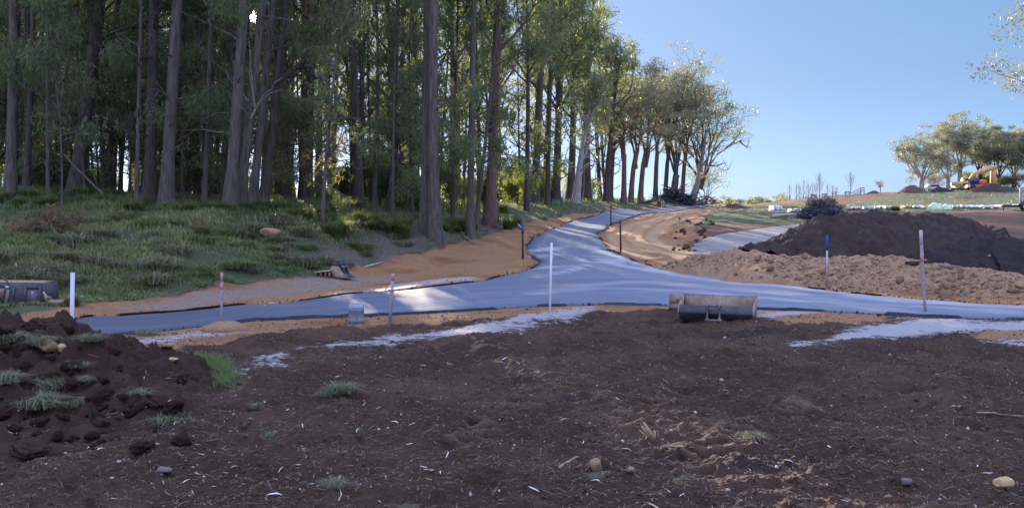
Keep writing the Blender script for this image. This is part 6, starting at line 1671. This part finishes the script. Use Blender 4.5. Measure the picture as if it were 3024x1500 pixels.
for px, h, w in ((2332, 15, 5), (2352, 10, 3.5), (2362, 7, 5), (2371, 10, 3.5), (2380, 7, 5), (2387, 11, 4), (2412, 9, 3.5), (2420, 10, 5), (2440, 10, 4)):
    d = 116; s = d / F; p = ground_at(px, d, 0); t = thing('fence_post', 'one of the short dark posts in a row along the ridge under the bare trees', 'post', p, 0, 'stubby posts along the ridge')
    g = Geo(); g.tube([(0, 0, -.2), (0, 0, h * s * .7), (.01, 0, h * s)], [w * s * .38, w * s * .42, w * s * .62], 7); g.build('shaft', M['timber'], t)
def bare_tree(px, top_py, d, label, seed, spread=.28, w=1.0, group=None, bole=.18, n=16):
    rng = np.random.default_rng(seed); p = ground_at(px, d, .05); H = zpx(top_py, d) - p[2]; T = Geo()
    tr, _ = limb((0, 0, -.1), (0, 0, 1), H * .98, .06, rng, .2, .03, 10); T.tube(tr, np.linspace(.036 * w, .007, 11), 6)
    for k in range(n):
        i = bole + (1 - bole) * k / n * .85; q = tr[min(10, int(i * 10))] * 1.0; a = k * 2.4 + rng.random(); L = H * (1 - i) * rng.uniform(.55, .85)
        P, de = limb(q, (math.cos(a) * spread * 2.2, math.sin(a) * spread * 2.2, 1), L, .02, rng, .12, .06, 6); T.tube(P, np.linspace(.014 * w, .005, 7), 4, False)
        for m_ in range(3):
            P2, _ = limb(P[rng.integers(1, 5)], de + rng.normal(0, .35, 3), L * rng.uniform(.25, .5), .01, rng, .1, .1, 4); T.tube(P2, np.linspace(.007, .004, 5), 3, False)
    t = thing('bare_tree', label, 'tree', p, 0, group); T.build('trunk', M['dead_wood'], t)
for k, (px, ty) in enumerate(((2331, 534), (2352, 530), (2362, 534), (2373, 515), (2386, 532), (2398, 528), (2410, 530), (2443, 532), (2458, 536), (2470, 543))):
    bare_tree(px, ty, 122, 'one of the upright leafless trees in the row along the ridge', 700 + k, .30, 1, 'leafless trees along the ridge', .08, 9)
bare_tree(2421, 497, 121, 'tallest leafless tree in the row along the ridge', 720, .24, 1.3, None, .2, 20)
bare_tree(2512, 497, 121, 'single leafless tree standing apart left of the sloping rail fence', 721, .26, 1.2, None, .25, 20)
# trees on the hill and beyond the crest
def hill_tree(px, d, pyt, R_px, label, seed, bm='bark_pale', lm='leaf_sunlit', nleaf=9000, nmain=6, split=.22, ls=.22, clump=.55, levels=3, spread=.9, flat=.5, pbase=None, name='gum_tree', r0=.28, group=None):
    p = ground_at(px, d, .1); H = zpx(pyt, d) - p[2]; R_ = R_px / F * d
    g = dome(np.random.default_rng(seed), H=H, r0=r0, split=split, R_=R_, nmain=nmain, nleaf=nleaf, ls=ls, clump=clump, levels=levels, spread=spread, flat=flat)
    put_tree(name, g, p, label, 'tree', bm, lm, group)
hill_tree(2722, 126, 388, 135, 'broad spreading gum with a pale bole on the hill behind the pointed heap', 31, nleaf=13000, nmain=9, spread=1.5, split=.25, clump=.6, r0=.32)
hill_tree(2600, 128, 530, 26, 'small thin tree on the ridge left of the spreading gum', 32, nleaf=500, nmain=4, r0=.07, ls=.15, clump=.3, split=.35)
hill_tree(2800, 136, 372, 60, 'slender gum behind the left end of the excavator', 33, nleaf=9000, nmain=5)
hill_tree(2835, 134, 312, 85, 'tallest gum on the hill, rising behind the excavator', 34, nleaf=15000, nmain=7, split=.3, levels=3, clump=.7)
hill_tree(2895, 137, 335, 75, 'dark gum right of the tallest one on the hill', 35, nleaf=15000, nmain=7, lm='leaf_mid', split=.25, clump=.7, bm='bark_dark')
hill_tree(2950, 131, 372, 65, 'bright green golden gum behind the excavator arm', 36, nleaf=15000, nmain=6, clump=.65, split=.2, bm='bark_dark')
hill_tree(2995, 135, 350, 75, 'dense gum at the right edge of the hill', 37, nleaf=16000, nmain=7, lm='leaf_gold', clump=.7, split=.2, bm='bark_dark')
hill_tree(3060, 128, 360, 80, 'sunlit gum cut off by the right edge on the hill', 38, nleaf=16000, nmain=6, clump=.7, split=.2)
for i, (px, d, ty, r) in enumerate(((2760, 140, 500, 40), (2870, 141, 500, 45), (2920, 140, 510, 45), (2975, 126, 520, 30), (3010, 125, 505, 40))):
    hill_tree(px, d, ty, r, ('reddish leafless looking bush behind the white vehicle', 'low bush behind the excavator cab', 'low green bush behind the excavator stick', 'yellow green bush right of the excavator bucket', 'tall dry shrub at the right end of the long heap')[i], 60 + i, nleaf=2500 if i in (0, 4) else 6000, nmain=9, split=.1, spread=1.1, clump=.45, lm='leaf_dry' if i in (0, 4) else 'leaf_gold', bm='bark_red', name='shrub', r0=.08, ls=.16)
for i, (px, d, ty, r) in enumerate(((2085, 185, 586, 40), (2125, 200, 580, 45), (2150, 190, 565, 38), (2178, 205, 571, 36), (2208, 195, 580, 34), (2238, 205, 577, 36), (2262, 175, 561, 36), (2292, 185, 568, 30), (2318, 180, 574, 26), (2345, 190, 580, 26), (2275, 160, 585, 22), (2300, 158, 590, 18), (2230, 170, 590, 20))):
    hill_tree(px, d, ty, r, 'one of the rounded sunlit gums beyond the crest of the road' if i < 10 else 'one of the low yellow bushes beyond the crest of the road', 80 + i, nleaf=4500, nmain=6, split=.2, spread=1.0, clump=.9 if i < 10 else .6, ls=.34, lm='leaf_gold' if i % 3 else 'leaf_sunlit', levels=2, group='gums beyond the crest' if i < 10 else 'bushes beyond the crest')
# the near tree hanging into the top right corner
p = ground_at(3440, 41, .1)
put_tree('gum_tree', dome(np.random.default_rng(90), H=13.5, r0=.34, split=.30, R_=5.2, nmain=8, nleaf=24000, ls=.19, clump=.85, spread=1.15, levels=3, flat=.9), p, 'near gum outside the frame whose sunlit branches hang into the top right corner', 'tree', 'bark_pale', 'leaf_sunlit')
# yellow green sapling beside the slim trunk, weeds by the pallets
for px, d, ty, r, label, lm in ((1335, 50, 520, 40, 'bright yellow green sapling between the twin gum and the slim trunk', 'leaf_shrub'), (1120, 52, 500, 40, 'bright bushy sapling left of the twin gum', 'leaf_shrub'), (560, 47, 480, 36, 'sunlit leafy sapling between the thick trunks', 'leaf_gold')):
    p = ground_at(px, d); H = zpx(ty, d) - p[2]
    put_tree('sapling', gum(np.random.default_rng(px), H=H, r0=.05, lo=H * .15, cr=1.2, nl=16, nleaf=5000, ls=.14, clump=.42, dead=0, sub=3, kk=6), p, label, 'sapling', 'bark_grey', lm)
for px in (2640, 2650, 2480, 2380):
    put_mesh('grass_tussock', TUS[1], ground_at(px, 74, 0), px, .8, 'one of the yellowish weed clumps among the pallets and the burn pile', 'tussock', 'weeds by the pallets')
# leaning dead branch on the left
A = ray_at(185, 458, 39.5); g = Geo(); P = np.array([ray_at(190, 455, 39.5), ray_at(215, 488, 39.5), ray_at(245, 515, 39.3), ray_at(300, 570, 39), ray_at(318, 600, 38.8)]); g.tube(P - P[0], [.03, .045, .05, .045, .035], 6)
for L in ([(245, 515), (262, 498), (290, 500)], [(270, 498), (285, 540), (296, 565)], [(213, 478), (216, 460)]):
    Q = np.array([ray_at(a, b_, 39.3) for a, b_ in L]); g.tube(Q - P[0], np.linspace(.025, .012, len(Q)), 5)
tag(g.build('dead_branch', M['bark_grey'], None, True, P[0]), 'pale dead branch leaning down through the left gap behind the bare pole sapling', 'branch')
# the long limb reaching right from the trunk near the sun, and the big limb crossing the left gap
def long_limb(label, pts, d0, d1, r0, r1, mat_):
    dd = np.linspace(d0, d1, len(pts)); P = np.array([ray_at(a, b_, d) for (a, b_), d in zip(pts, dd)]); g = Geo(); g.tube(P - P[0], np.linspace(r0, r1, len(P)), 7); rng = np.random.default_rng(int(pts[0][0])); C = []
    for k in range(6):
        q = P[rng.integers(len(P) // 2, len(P))]; P2, _ = limb(q, P[-1] - P[-2] + rng.normal(0, .35, 3), rng.uniform(1.2, 2.6), .02, rng, .02, .2, 5); g.tube(P2 - P[0], np.linspace(r1 * .8, .01, 6), 4, False); C += [P2[5] - P[0], P2[3] - P[0]]
    return g, C, P[0]
for par, label, pts, d0, d1, r0, r1, mm in (
    (None, 'limb', [(755, 270), (790, 258), (830, 236), (870, 205), (910, 165), (950, 115), (990, 70)], 40, 42, .13, .05, 'bark_dark'), (None, 'limb', [(465, 40), (430, 60), (385, 80), (345, 92), (305, 110)], 42, 43, .13, .06, 'bark_dark'), (None, 'limb', [(325, 235), (350, 200), (385, 168), (415, 152)], 45, 44, .12, .06, 'bark_dark'),
    (None, 'limb', [(720, 400), (735, 360), (755, 320)], 38.2, 38, .06, .03, 'dead_wood'), (None, 'limb', [(505, 435), (535, 410), (570, 390), (605, 362)], 39, 40, .06, .03, 'bark_dark')):
    own = min((o for o in bpy.data.objects if o.get('group') == 'tall gums along the forest front'), key=lambda o: (o.location.x - atd(pts[0][0], d0)[0]) ** 2 + (o.location.y - d0) ** 2 * .3)
    g, C, o0 = long_limb(label, pts, d0, d1, r0, r1, M[mm])
    lo_ = np.array(own.location); b_ = g.build('limb', M[mm], own, True, o0 - lo_)
    if mm != 'dead_wood':
        L = Geo(); leaves(L, np.array(C), .55, 90, .2, np.random.default_rng(int(pts[0][0])), .9, .7); L2 = thin(L, o0, 0, 1) or L; L2.build('leaves', M['leaf_dark'], b_)

# ------------------------------------------------------------------ open the lanes: trees of the deep forest that would stand right in a sun lane are left out
def open_lanes():
    rng = np.random.default_rng(5); bg = ('gums deep inside the forest', 'young trees between the trunks', 'pole saplings between the thick trunks', 'shrubs on the forest floor')
    for rnd in range(4):
        bpy.context.view_layer.update(); dg = bpy.context.evaluated_depsgraph_get(); kill = set()
        for o_, r_ in LANES[:4]:
            n = 5; u = np.cross(SUNV, [0, 0, 1.0]); u /= np.linalg.norm(u); w = np.cross(u, SUNV)
            for k in range(n):
                a = k * 2.4; q = r_ * .7 * math.sqrt((k + .3) / n) if o_[1] > 0 else .10 * math.sqrt((k + .3) / n)
                p = Vector(o_ + u * q * math.cos(a) + w * (q * math.sin(a) + .12)); hits = []
                for h in range(12):
                    ok, loc, nrm, i, ob, m = scn.ray_cast(dg, p, SUN)
                    if not ok or ob.name.startswith('ground'): break
                    root = bpy.data.objects[ob.name]; root = root.parent or root
                    if root.get('group') in bg: hits.append(root)
                    p = loc + SUN * .05
                kill.update(h_.name for h_ in hits)
        if not kill: break
        for nm_ in kill:
            r0 = bpy.data.objects[nm_]
            for c in list(r0.children): bpy.data.objects.remove(c)
            bpy.data.objects.remove(r0)
open_lanes()
